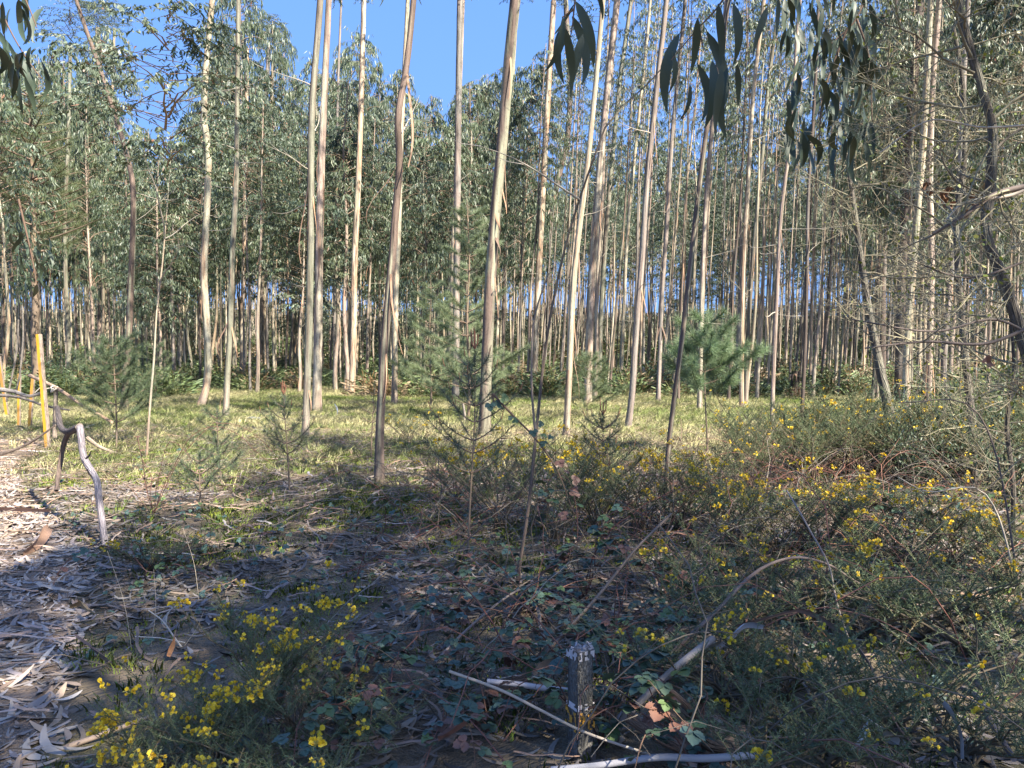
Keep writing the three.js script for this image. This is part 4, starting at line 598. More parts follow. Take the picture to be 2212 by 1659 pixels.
// ---------------------------------------------------------------- bare twiggy trees with lichen
function twiggy(name, label, cat, pts, r0, r1, o, extra) {
  const R = rng(o.seed), b = pts[0].clone(), t = thing(name, label, cat, b), tr = new MB(), tw = new MB(), lf = new MB(), path = curve(pts.map((p) => p.clone().sub(b)), 40);
  tr.tube(path, (q) => r0 + (r1 - r0) * q, 9, (q, s, a) => { const n = fbm(Math.cos(a) * 2, s * 3, Math.sin(a) * 2 + o.seed); return mix3(mix3([0.07, 0.06, 0.05], [0.20, 0.17, 0.14], n), [0.26, 0.25, 0.19], step(0.60, 0.72, noise(Math.cos(a) * 3, s * 5, o.seed)) * (o.lichen ?? 0.7)); }, false, 0.3, o.seed);
  const grow = (p, d, L, r, lev) => {
    const n = lev > 1 ? 6 : 4, ps = [p.clone()]; let q = p.clone(); const dd = d.clone();
    for (let k = 0; k < n; k++) { dd.add(V((R() - 0.5) * 0.6, (R() - 0.42) * 0.45, (R() - 0.5) * 0.6)).normalize(); q = q.clone().addScaledVector(dd, L / n); ps.push(q); }
    const c = mix3(lev > 1 ? [0.11, 0.09, 0.07] : [0.19, 0.16, 0.11], [0.33, 0.30, 0.19], R() * (o.lichen ?? 0.7));
    tw.tube(ps, (q2) => r * (1 - 0.7 * q2), lev > 1 ? 5 : 3, c);
    if (lev === 0) { if (R() < o.leaf) lf.leaf(q, V(R() - 0.5, R() - 0.3, R() - 0.5).normalize(), V(R() - 0.5, R() - 0.5, R() - 0.5).normalize(), 0.032, 0.022, 0.1, mix3([0.17, 0.23, 0.03], [0.30, 0.29, 0.04], R())); return; }
    const m = lev === 2 ? o.n2 : o.n1; for (let k = 0; k < m; k++) { const s = 0.2 + 0.8 * R(), i = Math.min(n - 1, Math.floor(s * n)), e = V(R() - 0.5, R() - 0.45, R() - 0.5).normalize().addScaledVector(dd, 0.5).normalize(); grow(ps[i].clone().lerp(ps[i + 1], s * n - i), e, L * (0.3 + 0.35 * R()), r * 0.45, lev - 1); }
  };
  for (let k = 0; k < o.nb; k++) { const s = o.from + (1 - o.from) * (k + R()) / o.nb, p = path[Math.min(40, Math.floor(s * 40))], a = R() * 6.283, e = V(Math.cos(a) + (o.bias?.[0] ?? 0), 0.1 + 0.7 * (R() - 0.3), Math.sin(a) * 0.8 + (o.bias?.[1] ?? 0)).normalize(); grow(p.clone(), e, o.L * (0.6 + 0.6 * R()), r1 * 0.4 + 0.002, 2); }
  for (const [ps, r, dark] of extra ?? []) { const c = curve(ps.map((p) => p.clone().sub(b)), 18); tw.tube(c, (q) => r * (1 - 0.6 * q), 6, dark ? [0.13, 0.10, 0.085] : [0.36, 0.31, 0.25]); for (let k = 0; k < 9; k++) { const i = 4 + ((R() * 14) | 0); grow(c[Math.min(i, 18)].clone(), V(R() - 0.6, (R() - 0.4) * 0.9, R() - 0.5).normalize(), 0.35 + 0.3 * R(), r * 0.4, 1); } }
  part('trunk', tr.geo(), M.rough, t); part('branches', tw.geo(), M.twig, t); if (lf.tris) part('leaves', lf.geo(), M.leaf, t);
  return t;
}
const along = (d, list) => list.map(([u, v, e = 0], k) => { const p = P(u, v, d + e); if (!k && v > 800) p.y = terrain(p.x, p.z) - 0.05; return p; });
twiggy('twiggy_tree', 'crooked black-footed tree with yellowish lichened bare twigs, in front of the big dark trunk', 'tree', along(11, [[1938, 1010], [1922, 900], [1900, 790], [1880, 690], [1866, 600], [1852, 500], [1838, 400], [1822, 300]]), 0.085, 0.02, { seed: 31, nb: 22, L: 1.15, n2: 8, n1: 6, from: 0.35, leaf: 0.22, lichen: 0.7 });
twiggy('twiggy_tree', 'contorted dark lichened tree at the right edge with spreading horizontal branches', 'tree', along(5.2, [[2300, 1290], [2270, 1000], [2225, 780], [2165, 600], [2130, 500], [2140, 400], [2144, 270], [2120, 190], [2086, 70], [2066, -40]]), 0.055, 0.022, { seed: 32, nb: 22, L: 0.85, n2: 10, n1: 6, from: 0.3, leaf: 0.6, lichen: 0.8, bias: [-0.25, -0.2] },
  [[along(4.6, [[2240, 700], [2130, 742], [2000, 738], [1868, 752]]), 0.012, 1], [along(4.6, [[2240, 730], [2150, 690], [2020, 716], [1840, 690]]), 0.009, 1], [along(4.5, [[2260, 395], [2150, 420], [2080, 468], [2014, 505]]), 0.02, 1], [along(4.5, [[2260, 380], [2190, 420], [2080, 440], [2040, 480]]), 0.014, 0], [along(4.7, [[2230, 850], [2100, 880], [1940, 870]]), 0.008, 1], [along(4.6, [[2230, 1000], [2120, 1060], [2000, 1062], [1940, 1030]]), 0.008, 0], [along(4.8, [[2230, 270], [2120, 275], [2010, 260], [1900, 330]]), 0.008, 0], [along(4.8, [[2230, 560], [2090, 600], [1960, 560]]), 0.008, 1]]);
twiggy('twiggy_tree', 'pale lichened bare tree deep in the thicket between the forked trunk and the right edge', 'tree', along(9, [[2105, 1060], [2098, 900], [2084, 760], [2072, 620], [2066, 480], [2084, 330], [2080, 180], [2060, 60]]), 0.05, 0.02, { seed: 33, nb: 24, L: 1.05, n2: 10, n1: 6, from: 0.15, leaf: 0.45, lichen: 1.0 });
twiggy('twiggy_tree', 'low tangle of grey bare stems in the darkest corner at the right edge', 'shrub', along(7, [[2190, 1140], [2188, 1040], [2176, 920], [2190, 800], [2180, 660]]), 0.025, 0.01, { seed: 34, nb: 18, L: 0.8, n2: 6, n1: 5, from: 0.08, leaf: 0.03, lichen: 0.5 });

// ---------------------------------------------------------------- leaf sprays hanging into the frame from above
const bigLeaf = (k) => { const mb = new MB(), n = 9, pts = [], b = [0.10, -0.14, 0.04, 0.2][k]; for (let j = 0; j <= n; j++) { const t = j / n; pts.push(V(b * Math.sin(t * 2.6), -t, 0.10 * Math.sin(t * 3 + k))); } mb.ribbon(pts, (t) => V(1, 0, 0.25 * Math.sin(t * 4 + k)).normalize(), (t) => 0.155 * Math.pow(Math.sin(PI * clamp(Math.pow(t, 0.75) * 0.97 + 0.02)), 0.8) + 0.004, (t) => mix3([0.035, 0.055, 0.035], [0.045, 0.07, 0.04], t), 0.12); return mb.geo(); };
const bigLeaves = [0, 1, 2, 3].map(bigLeaf);
function hung(label, d, stems, leaves, name = 'eucalyptus_branch') {
  const anchor = P(stems[0][0][0], stems[0][0][1], d), t = thing(name, label, 'branch', anchor), st = new MB();
  for (const s of stems) st.tube(curve(s.map(([u, v]) => P(u, v, d).sub(anchor)), 14), (q) => 0.004 * (1 - 0.6 * q) * d / 2.4, 5, [0.12, 0.075, 0.05]);
  part('stem', st.geo(), M.twig, t);
  leaves.forEach(([u0, v0, u1, v1, e = 0], k) => { const a = P(u0, v0, d + e).sub(anchor), b = P(u1, v1, d + e * 0.6 + 0.04).sub(anchor), L = a.distanceTo(b), m = part('leaf', bigLeaves[k % 4], M.thick, t); m.position.copy(a); m.quaternion.setFromUnitVectors(V(0, -1, 0), b.sub(a).normalize()); m.rotateY((noise(k, d, 3) - 0.5) * 2.2); m.scale.setScalar(L); });
}
hung('smaller cluster of big dark sickle leaves hanging left of the slanting stem', 2.3, [[[1250, -60], [1240, 20], [1236, 60], [1230, 90]], [[1240, 20], [1214, 38]], [[1290, -80], [1293, -20]]],
  [[1216, 36, 1170, 154], [1212, 64, 1226, 178, 0.05], [1224, 64, 1232, 192, -0.04], [1236, 36, 1244, 184, 0.03], [1244, 4, 1275, 146, -0.03], [1252, 78, 1247, 216, 0.06], [1292, -30, 1298, 44], [1238, 10, 1196, 70, 0.1]]);
hung('larger bunch of big dark sickle leaves hanging right of the slanting stem', 2.4, [[[1600, -80], [1556, 8], [1500, 70], [1450, 130]], [[1600, -60], [1572, 20], [1566, 80]], [[1510, 60], [1520, 110]]],
  [[1452, 110, 1438, 205], [1468, 78, 1452, 240, 0.05], [1506, 40, 1492, 158, -0.04], [1526, 70, 1548, 236, 0.04], [1538, 132, 1515, 276], [1550, 150, 1562, 300, -0.05], [1556, 10, 1550, 140], [1566, 22, 1576, 180, 0.03], [1584, 8, 1578, 140, -0.03], [1574, 150, 1578, 296, 0.05], [1590, 140, 1594, 232], [1508, 140, 1502, 264, 0.03], [1490, 180, 1462, 262], [1650, 20, 1638, 128, 0.1], [1676, 0, 1680, 80, 0.1]]);
{
  const R = rng(91), mk = (n, u0, u1, v0, v1, L) => { const out = []; for (let k = 0; k < n; k++) { const u = u0 + (u1 - u0) * R(), v = v0 + (v1 - v0) * R(); out.push([u, v, u + (R() - 0.5) * 30, v + L * (0.7 + 0.6 * R()), (R() - 0.5) * 1.2]); } return out; };
  hung('long drooping leafy branch, part lit and part dark, before the upper right gap', 6.5, [[[1900, -120], [1850, 40], [1800, 90], [1740, 140]], [[1850, 40], [1876, 120], [1884, 260]], [[1830, 60], [1780, 200], [1768, 330]]],
    [...mk(46, 1690, 1890, -30, 90, 62), ...mk(44, 1770, 1890, 60, 200, 60), ...mk(30, 1700, 1800, 120, 300, 62), ...mk(26, 1790, 1882, 180, 330, 62), ...mk(10, 1690, 1740, 240, 330, 60)]);
  hung('dark leafy eucalyptus branch drooping into the top left corner', 5.5, [[[-40, -120], [10, 40], [60, 130], [90, 170]], [[10, -100], [60, 10], [80, 60]]], [...mk(16, -20, 100, -40, 40, 60), ...mk(22, 0, 100, 100, 170, 62), ...mk(10, -20, 40, 60, 130, 60)]);
  hung('small dark leafy eucalyptus twig in front of the trees at far left', 12, [[[40, 430], [70, 560], [80, 620]]], [...mk(26, 20, 110, 500, 620, 34), ...mk(16, 20, 60, 440, 520, 34)]);
}

// ---------------------------------------------------------------- stakes, poles and driftwood by the track
const wood = (a, b, seed) => (t, s, ang) => mix3(a, b, noise(Math.cos(ang) * 3 + seed, s * 6, Math.sin(ang) * 3));
function stake(label, base, top, d, w, back) {         // split stakes: a painted flat face and a rough round back
  const b = P(base[0], base[1], d), t = thing('wooden_stake', label, 'stake', b); const e = P(top[0], top[1], d).sub(b), R = rng(base[0]);
  const n = 10, pf = new MB(), pb = new MB(), r = w / 2;
  const pts = []; for (let k = 0; k <= n; k++) pts.push(e.clone().multiplyScalar(k / n * 1.02 - 0.02).add(V((R() - 0.5) * 0.006, 0, 0)));
  pf.ribbon(pts.map((p) => p.clone().add(V(0, 0, 0.012))), () => V(1, 0, 0.25), () => w, (q) => mix3([0.66, 0.33, 0.02], [0.34, 0.19, 0.06], step(0.4, 0.65, noise(q * 9, base[0], 2)) * 0.8));
  pb.tube(pts.map((p) => p.clone().add(V(back ? r * 0.9 : r * 0.25, 0, -r * 0.7))), (q, s) => r * (back ?? 0.85) * (1 + 0.15 * (noise(s * 9, base[0], 1) - 0.5)), 8, wood([0.24, 0.18, 0.14], [0.42, 0.34, 0.28], base[0]), [0.45, 0.34, 0.22], 0.15, base[0]);
  part('painted_face', pf.geo(), M.paint, t); part('bark', pb.geo(), M.rough, t);
}
stake('leaning orange stake cut by the left edge of the frame', [14, 893], [-4, 770], 18, 0.075);
stake('short upright orange stake, second from the left edge', [40, 916], [41, 807], 17.5, 0.065);
stake('bright yellow-orange stake tilted right, beside the tallest stake', [63, 921], [71, 815], 17, 0.075);
stake('tallest orange stake with rough pale bark on its right side', [101, 972], [81, 722], 13.2, 0.06, 1.25);
function pole(name, label, cat, pts, d, r0, r1, a, b, mat = M.rough, base) {
  const w = pts.map(([u, v, dd]) => P(u, v, dd ?? d)); if (base) w[0].y = terrain(w[0].x, w[0].z) - 0.04; const o = w[0].clone(), t = thing(name, label, cat, o), mb = new MB(), c = curve(w.map((p) => p.clone().sub(o)), 30);
  mb.tube(c, (q) => r0 + (r1 - r0) * q, 9, wood(a, b, pts[0][0]), mul3(b, 1.1), 0.22, pts[0][0]); part('wood', mb.geo(), mat, t); return t;
}
pole('fence_pole', 'tan pole sloping down to the right from beside the tallest orange stake', 'pole', [[64, 811, 14.6], [122, 838, 14], [180, 876, 13.4], [242, 912, 12.9]], 14, 0.034, 0.026, [0.36, 0.24, 0.16], [0.48, 0.35, 0.25]);
const post = pole('fence_post', 'short upright pale post tied with rope under the sloping pole', 'post', [[118, 945], [119, 900], [121, 836]], 14, 0.04, 0.036, [0.34, 0.26, 0.20], [0.46, 0.38, 0.30]);
{ const mb = new MB(); for (let k = 0; k < 3; k++) { const pts = []; for (let j = 0; j <= 16; j++) { const a = j / 16 * 6.283; pts.push(V(Math.cos(a) * 0.052 + 0.012, 0.86 + 0.022 * k + Math.sin(a) * 0.012 * (k - 1) + 0.04 * Math.cos(a + k), Math.sin(a) * 0.052)); } mb.tube(pts, 0.011, 6, [0.46, 0.42, 0.36]); } mb.tube([V(-0.05, 0.9, 0.04), V(-0.16, 0.87, 0.06), V(-0.22, 0.90, 0.05), V(-0.3, 0.82, 0.06)], 0.009, 5, [0.44, 0.40, 0.35]); part('rope', mb.geo(), M.twig, post); }
pole('fence_rail', 'grey crooked rail lying level behind the orange stakes', 'rail', [[-30, 838], [30, 846], [62, 856], [100, 845]], 16, 0.05, 0.03, [0.20, 0.18, 0.17], [0.32, 0.29, 0.27]);
pole('fence_rail', 'darker lower branch laid level behind the orange stakes', 'rail', [[-30, 852], [40, 858], [96, 876], [150, 886]], 15.6, 0.035, 0.018, [0.13, 0.11, 0.10], [0.24, 0.21, 0.19]);
pole('leaning_stick', 'thin bent grey stick propped left of the tallest orange stake', 'stick', [[14, 868], [22, 830], [36, 760], [40, 690]], 16, 0.022, 0.014, [0.24, 0.21, 0.18], [0.34, 0.30, 0.26]);
pole('leaning_stick', 'second thin grey stick standing behind the short orange stake', 'stick', [[32, 860], [44, 800], [50, 720], [48, 660]], 16.5, 0.022, 0.014, [0.24, 0.21, 0.18], [0.34, 0.30, 0.26]);
pole('fallen_branch', 'straight pale stick lying in the grass right of the driftwood', 'branch', [[188, 945], [215, 965], [260, 982], [300, 994]], 12.4, 0.03, 0.016, [0.34, 0.27, 0.2], [0.46, 0.37, 0.28]);
pole('fallen_branch', 'grey stick lying on the shaded edge of the track left of the driftwood', 'branch', [[-10, 985], [40, 968], [75, 950], [120, 918]], 12, 0.03, 0.012, [0.16, 0.12, 0.1], [0.30, 0.23, 0.18]);
{
  const t = pole('driftwood', 'crooked purplish grey branch arching down to the leaf litter left of centre', 'branch', [[229, 1178, 6.55], [222, 1135, 6.6], [213, 1075, 6.7], [211, 1045, 6.8], [196, 1015, 7.0], [180, 985, 7.1], [174, 935, 7.2], [172, 922, 7.25]], 6.7, 0.028, 0.03, [0.22, 0.19, 0.20], [0.36, 0.32, 0.34], M.rough, true), o = t.position, mb = new MB();
  const q = (list) => curve(list.map(([u, v, d]) => P(u, v, d).sub(o)), 16);
  mb.tube(q([[172, 922, 7.25], [150, 932, 7.5], [132, 924, 7.8], [124, 880, 8.2]]), (s) => 0.036 * (1 - 0.3 * s), 8, wood([0.08, 0.065, 0.06], [0.16, 0.13, 0.12], 4), [0.2, 0.16, 0.13], 0.3, 5);
  mb.tube(q([[150, 930, 7.5], [138, 960, 7.6], [130, 1000, 7.6], [122, 1060, 7.4]]), (s) => 0.028 * (1 - 0.3 * s), 7, wood([0.12, 0.09, 0.08], [0.24, 0.17, 0.13], 8), false, 0.3, 6);
  for (const [u, v, e] of [[200, 1030, -1], [214, 1090, 1], [186, 990, 1]]) mb.tube(q([[u, v, 6.9], [u + e * 8, v - 8, 6.85], [u + e * 11, v - 16, 6.8]]), (s) => 0.010 * (1 - 0.6 * s), 5, [0.2, 0.17, 0.17]);
  part('side_branches', mb.geo(), M.rough, t);
}
// ---------------------------------------------------------------- boundary post in the foreground
{
  const b = G(1253, 1650), t = thing('boundary_post', 'short square grey post with flaking white paint and orange scraps in the foreground brambles', 'post', b), h = 0.435, w = 0.037;
  const body = new MB(), n = 16, wob = (k, s) => 0.003 * (noise(k * 1.3, s, 5) - 0.5);
  for (let f = 0; f < 4; f++) { const a = f * PI / 2 + 0.5, N = V(Math.sin(a), 0, Math.cos(a)), S = V(N.z, 0, -N.x), first = body.p.length / 3; for (let k = 0; k <= n; k++) for (let s = -2; s <= 2; s++) { const y = -0.05 + (h + 0.05) * k / n, edge = Math.abs(s) === 2 ? -0.003 : 0.001, g = 0.8 + 0.4 * noise(s * 2 + f * 9, y * 40, 3); body.vert(V(0, y, 0).addScaledVector(N, w + edge + wob(k, s + f * 7)).addScaledVector(S, s / 2 * w * 0.97), N.clone().addScaledVector(S, s * 0.18).normalize(), mul3([0.16, 0.15, 0.135], g), s * 0.1, y * 3); } for (let k = 0; k < n; k++) for (let s = 0; s < 4; s++) { const q = first + k * 5 + s; body.i.push(q, q + 1, q + 5, q + 5, q + 1, q + 6); } }
  part('body', body.geo(), M.rough, t);
  const chips = (name, y0, y1, c, thick, cover, seed) => { const mb = new MB(); for (let f = 0; f < 4; f++) { const a = f * PI / 2 + 0.5, N = V(Math.sin(a), 0, Math.cos(a)), S = V(N.z, 0, -N.x), m = 12, rows = Math.max(2, Math.round((y1 - y0) / 0.0065)); for (let i = 0; i < m; i++) for (let j = 0; j < rows; j++) { if (noise(i * 0.55 + f * 5 + seed, j * 0.5, seed) > cover) continue; const x0 = (-1 + 2 * i / m) * w, x1 = (-1 + 2 * (i + 1) / m) * w, ya = y0 + (y1 - y0) * j / rows, yb = y0 + (y1 - y0) * (j + 1) / rows, q = [[x0, ya], [x1, ya], [x1, yb], [x0, yb]].map(([x, y]) => mb.vert(V(0, y, 0).addScaledVector(N, w + thick + 0.004 * noise(x * 90, y * 90, f)).addScaledVector(S, x * 1.02), N, mul3(c, 0.8 + 0.35 * noise(x * 70, y * 70, 2)))); mb.i.push(q[0], q[1], q[2], q[0], q[2], q[3]); } } if (mb.tris) part(name, mb.geo(), M.litter, t); };
  chips('white_paint', h - 0.035, h, [0.50, 0.46, 0.46], 0.002, 0.5, 3); chips('white_paint', 0.205, 0.23, [0.62, 0.57, 0.57], 0.002, 0.5, 9); chips('orange_scraps', 0.125, 0.20, [0.62, 0.30, 0.04], 0.006, 0.42, 14);
  const cap = new MB(); for (let k = 0; k < 40; k++) { const R = rng(k + 3), x = (R() - 0.5) * 2 * w, z = (R() - 0.5) * 2 * w; cap.leaf(V(x, h + 0.002 + 0.008 * R(), z), V(R() - 0.5, 0.25 * (R() - 0.5), R() - 0.5).normalize(), V(R() - 0.5, 0.2, R() - 0.5).normalize(), 0.02, 0.016, 0.1, mul3([0.38, 0.34, 0.34], 0.6 + 0.5 * R())); } cap.tube([V(0, h - 0.02, 0), V(0, h, 0)], w * 1.15, 4, [0.30, 0.27, 0.26], true); part('weathered_top', cap.geo(), M.litter, t);
}
// ---------------------------------------------------------------- dead branches, bark and stumps lying about the foreground
pole('fallen_branch', 'smooth pale grey stick lying level, its right end at the boundary post', 'branch', [[1052, 1471], [1120, 1478], [1170, 1486], [1226, 1492]], 3.35, 0.011, 0.014, [0.36, 0.33, 0.33], [0.46, 0.42, 0.42], M.twig);
pole('fallen_branch', 'thick rotten brown log lying under the smooth pale stick', 'log', [[985, 1540], [1050, 1510], [1140, 1475]], 3.5, 0.045, 0.04, [0.11, 0.07, 0.05], [0.20, 0.13, 0.09]);
pole('fallen_branch', 'lichened grey branch lying along the bottom edge, forked at its left end', 'branch', [[1190, 1662], [1290, 1654], [1420, 1636], [1520, 1638], [1640, 1630]], 2.85, 0.011, 0.014, [0.24, 0.23, 0.25], [0.38, 0.37, 0.38], M.twig);
pole('fallen_branch', 'thin long twig running from the lower centre down to the grey branch', 'branch', [[970, 1450], [1050, 1560], [1080, 1490], [1160, 1530], [1260, 1580], [1415, 1634]].filter((_, k) => k !== 1), 2.9, 0.006, 0.005, [0.30, 0.25, 0.2], [0.4, 0.34, 0.28], M.twig);
pole('arching_branch', 'long bare branch arching over the gorse right of centre', 'branch', [[1450, 1412, 3.7], [1510, 1355, 3.8], [1560, 1308, 3.9], [1610, 1255, 4.0], [1650, 1225, 4.0], [1720, 1204, 4.1], [1790, 1220, 4.2], [1860, 1262, 4.3], [1960, 1296, 4.3]], 4, 0.0105, 0.005, [0.12, 0.085, 0.07], [0.25, 0.19, 0.16], M.twig);
pole('arching_branch', 'thin pale branch crossing the arching branch from above', 'branch', [[1700, 1060, 4.6], [1730, 1110, 4.4], [1752, 1150, 4.3], [1790, 1220, 4.15], [1810, 1310, 4.0], [1840, 1400, 3.9]], 4, 0.0055, 0.004, [0.18, 0.14, 0.12], [0.32, 0.26, 0.22], M.twig);
pole('fallen_branch', 'brown bark-covered limb slanting from the boundary post to the lower right', 'branch', [[1350, 1545], [1440, 1600], [1530, 1640], [1640, 1700]], 3.0, 0.024, 0.03, [0.17, 0.11, 0.08], [0.30, 0.22, 0.17]);
pole('fallen_branch', 'grey limb slanting up right behind the boundary post', 'branch', [[1330, 1575, 3.1], [1390, 1510, 3.2], [1450, 1450, 3.3], [1540, 1380, 3.5]], 3.2, 0.013, 0.017, [0.20, 0.16, 0.14], [0.32, 0.28, 0.25], M.twig);
pole('fallen_branch', 'long thin brown stick slanting up to the right in the middle of the brambles', 'branch', [[1180, 1410, 3.9], [1290, 1290, 4.2], [1370, 1190, 4.5], [1450, 1110, 4.7]], 4, 0.010, 0.007, [0.10, 0.07, 0.05], [0.22, 0.16, 0.12], M.twig);
pole('fallen_branch', 'thin dark stick slanting through the shaded brambles left of the tan sapling', 'branch', [[940, 1430, 3.9], [1020, 1350, 4.2], [1110, 1280, 4.5], [1180, 1250, 4.6]], 4, 0.008, 0.006, [0.10, 0.08, 0.07], [0.22, 0.18, 0.16], M.twig);
pole('fallen_branch', 'dark bent stick lying at the right edge above the corner', 'branch', [[2080, 1488, 3.4], [2110, 1505, 3.3], [2140, 1560, 3.1], [2190, 1640, 2.9]], 3.2, 0.013, 0.012, [0.10, 0.09, 0.10], [0.2, 0.17, 0.17], M.twig);
pole('fallen_branch', 'weathered pale branch under the crooked driftwood foot', 'branch', [[160, 1178, 6.6], [230, 1186, 6.5], [320, 1200, 6.3], [400, 1206, 6.2], [480, 1222, 6.1]], 6.4, 0.03, 0.012, [0.25, 0.18, 0.14], [0.40, 0.32, 0.27]);
pole('fallen_branch', 'brown rolled bark stick on the track at the lower left', 'bark', [[150, 1612, 3.15], [240, 1580, 3.2], [330, 1545, 3.3]], 3.2, 0.012, 0.009, [0.18, 0.12, 0.09], [0.36, 0.27, 0.2], M.twig);
{
  const b = G(1560, 1640), t = thing('broken_stump', 'broken brown tree stump lying on its side at the bottom right of centre', 'stump', b.add(V(0, 0.07, 0))), mb = new MB();
  mb.tube([V(-0.24, 0.13, -0.05), V(-0.15, 0.05, -0.02), V(-0.05, 0.0, 0), V(0.08, -0.015, 0.02)], (q) => 0.03 + 0.035 * q, 12, wood([0.22, 0.14, 0.09], [0.36, 0.25, 0.17], 3), [0.22, 0.13, 0.08], 0.35, 4); part('wood', mb.geo(), M.rough, t);
  const s2 = new MB(); s2.tube([V(-0.06, 0.01, 0), V(-0.13, 0.12, 0.02), V(-0.22, 0.2, 0.0)], (q) => 0.022 * (1 - 0.5 * q), 8, [0.24, 0.16, 0.11]); part('branch_stub', s2.geo(), M.rough, t);
}
{
  const b = G(1717, 858), t = thing('dark_stump', 'dark charred stump with tufts of bark on the grass behind the gorse at right', 'stump', b), mb = new MB(), sc = b.d / F;
  mb.tube([V(-4 * sc, -0.05, 0), V(-2 * sc, 20 * sc, 0), V(1 * sc, 38 * sc, 0), V(2 * sc, 56 * sc, 0)], (q) => sc * (11 - 3 * q), 10, wood([0.03, 0.025, 0.02], [0.09, 0.07, 0.055], 3), true, 0.5, 4); part('trunk', mb.geo(), M.rough, t);
  const st = new MB(); for (let k = 0; k < 8; k++) { const a = k * 0.8; barkStrip(st, V(Math.cos(a) * 7 * sc, 50 * sc, Math.sin(a) * 7 * sc), V(Math.cos(a), 0, Math.sin(a)), 16 * sc, 5 * sc, k, 0.35); } part('loose_bark', st.geo(), M.dry, t);
}
function strip(label, list, w, c, seed, name = 'bark_strip') { const ws = list.map(([u, v, d]) => P(u, v, d)), o = ws[0].clone(), mb = new MB(), R = rng(seed); mb.ribbon(curve(ws.map((p) => p.clone().sub(o)), 14), (t) => V(0.5 * Math.sin(t * 3 + seed), 0.8, 0.6), (t) => w * (0.65 + 0.5 * Math.sin(PI * t)), (t) => mul3(c, 0.75 + 0.5 * noise(t * 7, seed, 2)), 0.25); return single(name, mb.geo(), M.litter, label, 'bark', null, o); }
strip('looped reddish bark strip hanging over the low gorse at lower right', [[1588, 1350, 3.6], [1660, 1332, 3.6], [1735, 1316, 3.65], [1800, 1350, 3.6], [1870, 1415, 3.45], [1900, 1480, 3.3], [1935, 1560, 3.15], [1975, 1610, 3.05]], 0.03, [0.30, 0.18, 0.135], 2);
strip('pale curled underside of bark at the left end of the looped strip', [[1545, 1400, 3.55], [1580, 1370, 3.55], [1610, 1346, 3.55], [1650, 1352, 3.55]], 0.045, [0.48, 0.44, 0.45], 5);
strip('thin orange-brown bark strand lying level beside the looped strip', [[1900, 1490, 3.3], [1990, 1484, 3.35], [2080, 1470, 3.4]], 0.016, [0.34, 0.2, 0.14], 8);
strip('orange flake of bark standing on the litter left of the flower clump', [[362, 1418, 3.95], [372, 1385, 4.0], [378, 1362, 4.05]], 0.035, [0.46, 0.22, 0.10], 11);
strip('broad tan bark plate on the track by the left edge', [[50, 1192, 6.1], [75, 1172, 6.3], [105, 1140, 6.6]], 0.10, [0.36, 0.22, 0.15], 14);
strip('long brown bark ribbon lying across the sunlit track at the left edge', [[-20, 1098, 7.4], [40, 1098, 7.4], [110, 1102, 7.4]], 0.05, [0.32, 0.2, 0.15], 17);
strip('spotted ochre curled bark on the litter left of the dry stalks', [[150, 1308, 4.6], [172, 1300, 4.65], [198, 1318, 4.55]], 0.055, [0.34, 0.24, 0.13], 20);
strip('dark rolled bark lying over the litter above the left flower clump', [[165, 1370, 4.1], [200, 1395, 4.0], [235, 1425, 3.9]], 0.05, [0.17, 0.11, 0.09], 23);
strip('curled rust-red bark piece in the brambles at bottom centre', [[945, 1590, 3.0], [975, 1565, 3.05], [1010, 1540, 3.1]], 0.08, [0.28, 0.13, 0.09], 26);
strip('tan curl of bark behind the boundary post', [[1150, 1450, 3.45], [1180, 1430, 3.5], [1215, 1420, 3.5], [1210, 1450, 3.45]], 0.06, [0.50, 0.36, 0.26], 29);
strip('broad white dead leaf among the low gorse at lower right', [[1836, 1620, 2.9], [1856, 1590, 2.95], [1870, 1555, 3.0]], 0.05, [0.60, 0.57, 0.54], 32, 'dead_leaf');
strip('long grey dead leaf slanting through the low gorse at lower right', [[1840, 1530, 3.1], [1890, 1560, 3.05], [1945, 1600, 2.95]], 0.05, [0.42, 0.39, 0.36], 35, 'dead_leaf');
strip('cream dead leaf lying under the looped bark strip', [[1502, 1400, 3.55], [1545, 1388, 3.6], [1590, 1392, 3.6]], 0.04, [0.52, 0.46, 0.40], 38, 'dead_leaf');
strip('tall curled grey leaf near the lower right corner', [[2075, 1640, 2.9], [2072, 1590, 2.95], [2050, 1540, 3.0], [2035, 1520, 3.05]], 0.045, [0.38, 0.33, 0.30], 41, 'dead_leaf');
strip('white leaf standing upright in the sunlit dry grass', [[1327 * 2212 / 2212 - 600 + 0, 895, 17.5], [727, 883, 17.6], [722, 873, 17.7]].map(([u, v, d]) => [u < 728 && v === 895 ? 729 : u, v, d]), 0.05, [0.75, 0.73, 0.68], 44, 'dead_leaf');
strip('pinkish dead leaf caught in the bare twigs near the right edge', [[2120, 780, 4.6], [2132, 772, 4.6], [2146, 790, 4.6]], 0.05, [0.40, 0.24, 0.2], 47, 'dead_leaf');
{ const R = rng(95); for (let k = 0; k < 9; k++) { const u = 1985 + 110 * R(), v = 385 + 75 * R(); strip('crumpled brown dead leaf of the bunch caught on the broken branch at right', [[u, v, 4.7], [u + 8, v + 6, 4.72], [u + 14 * R(), v + 16, 4.7]], 0.045, [0.26, 0.14, 0.08], 50 + k, 'dead_leaf').userData.group = 'brown dead leaves caught on the broken branch'; } }
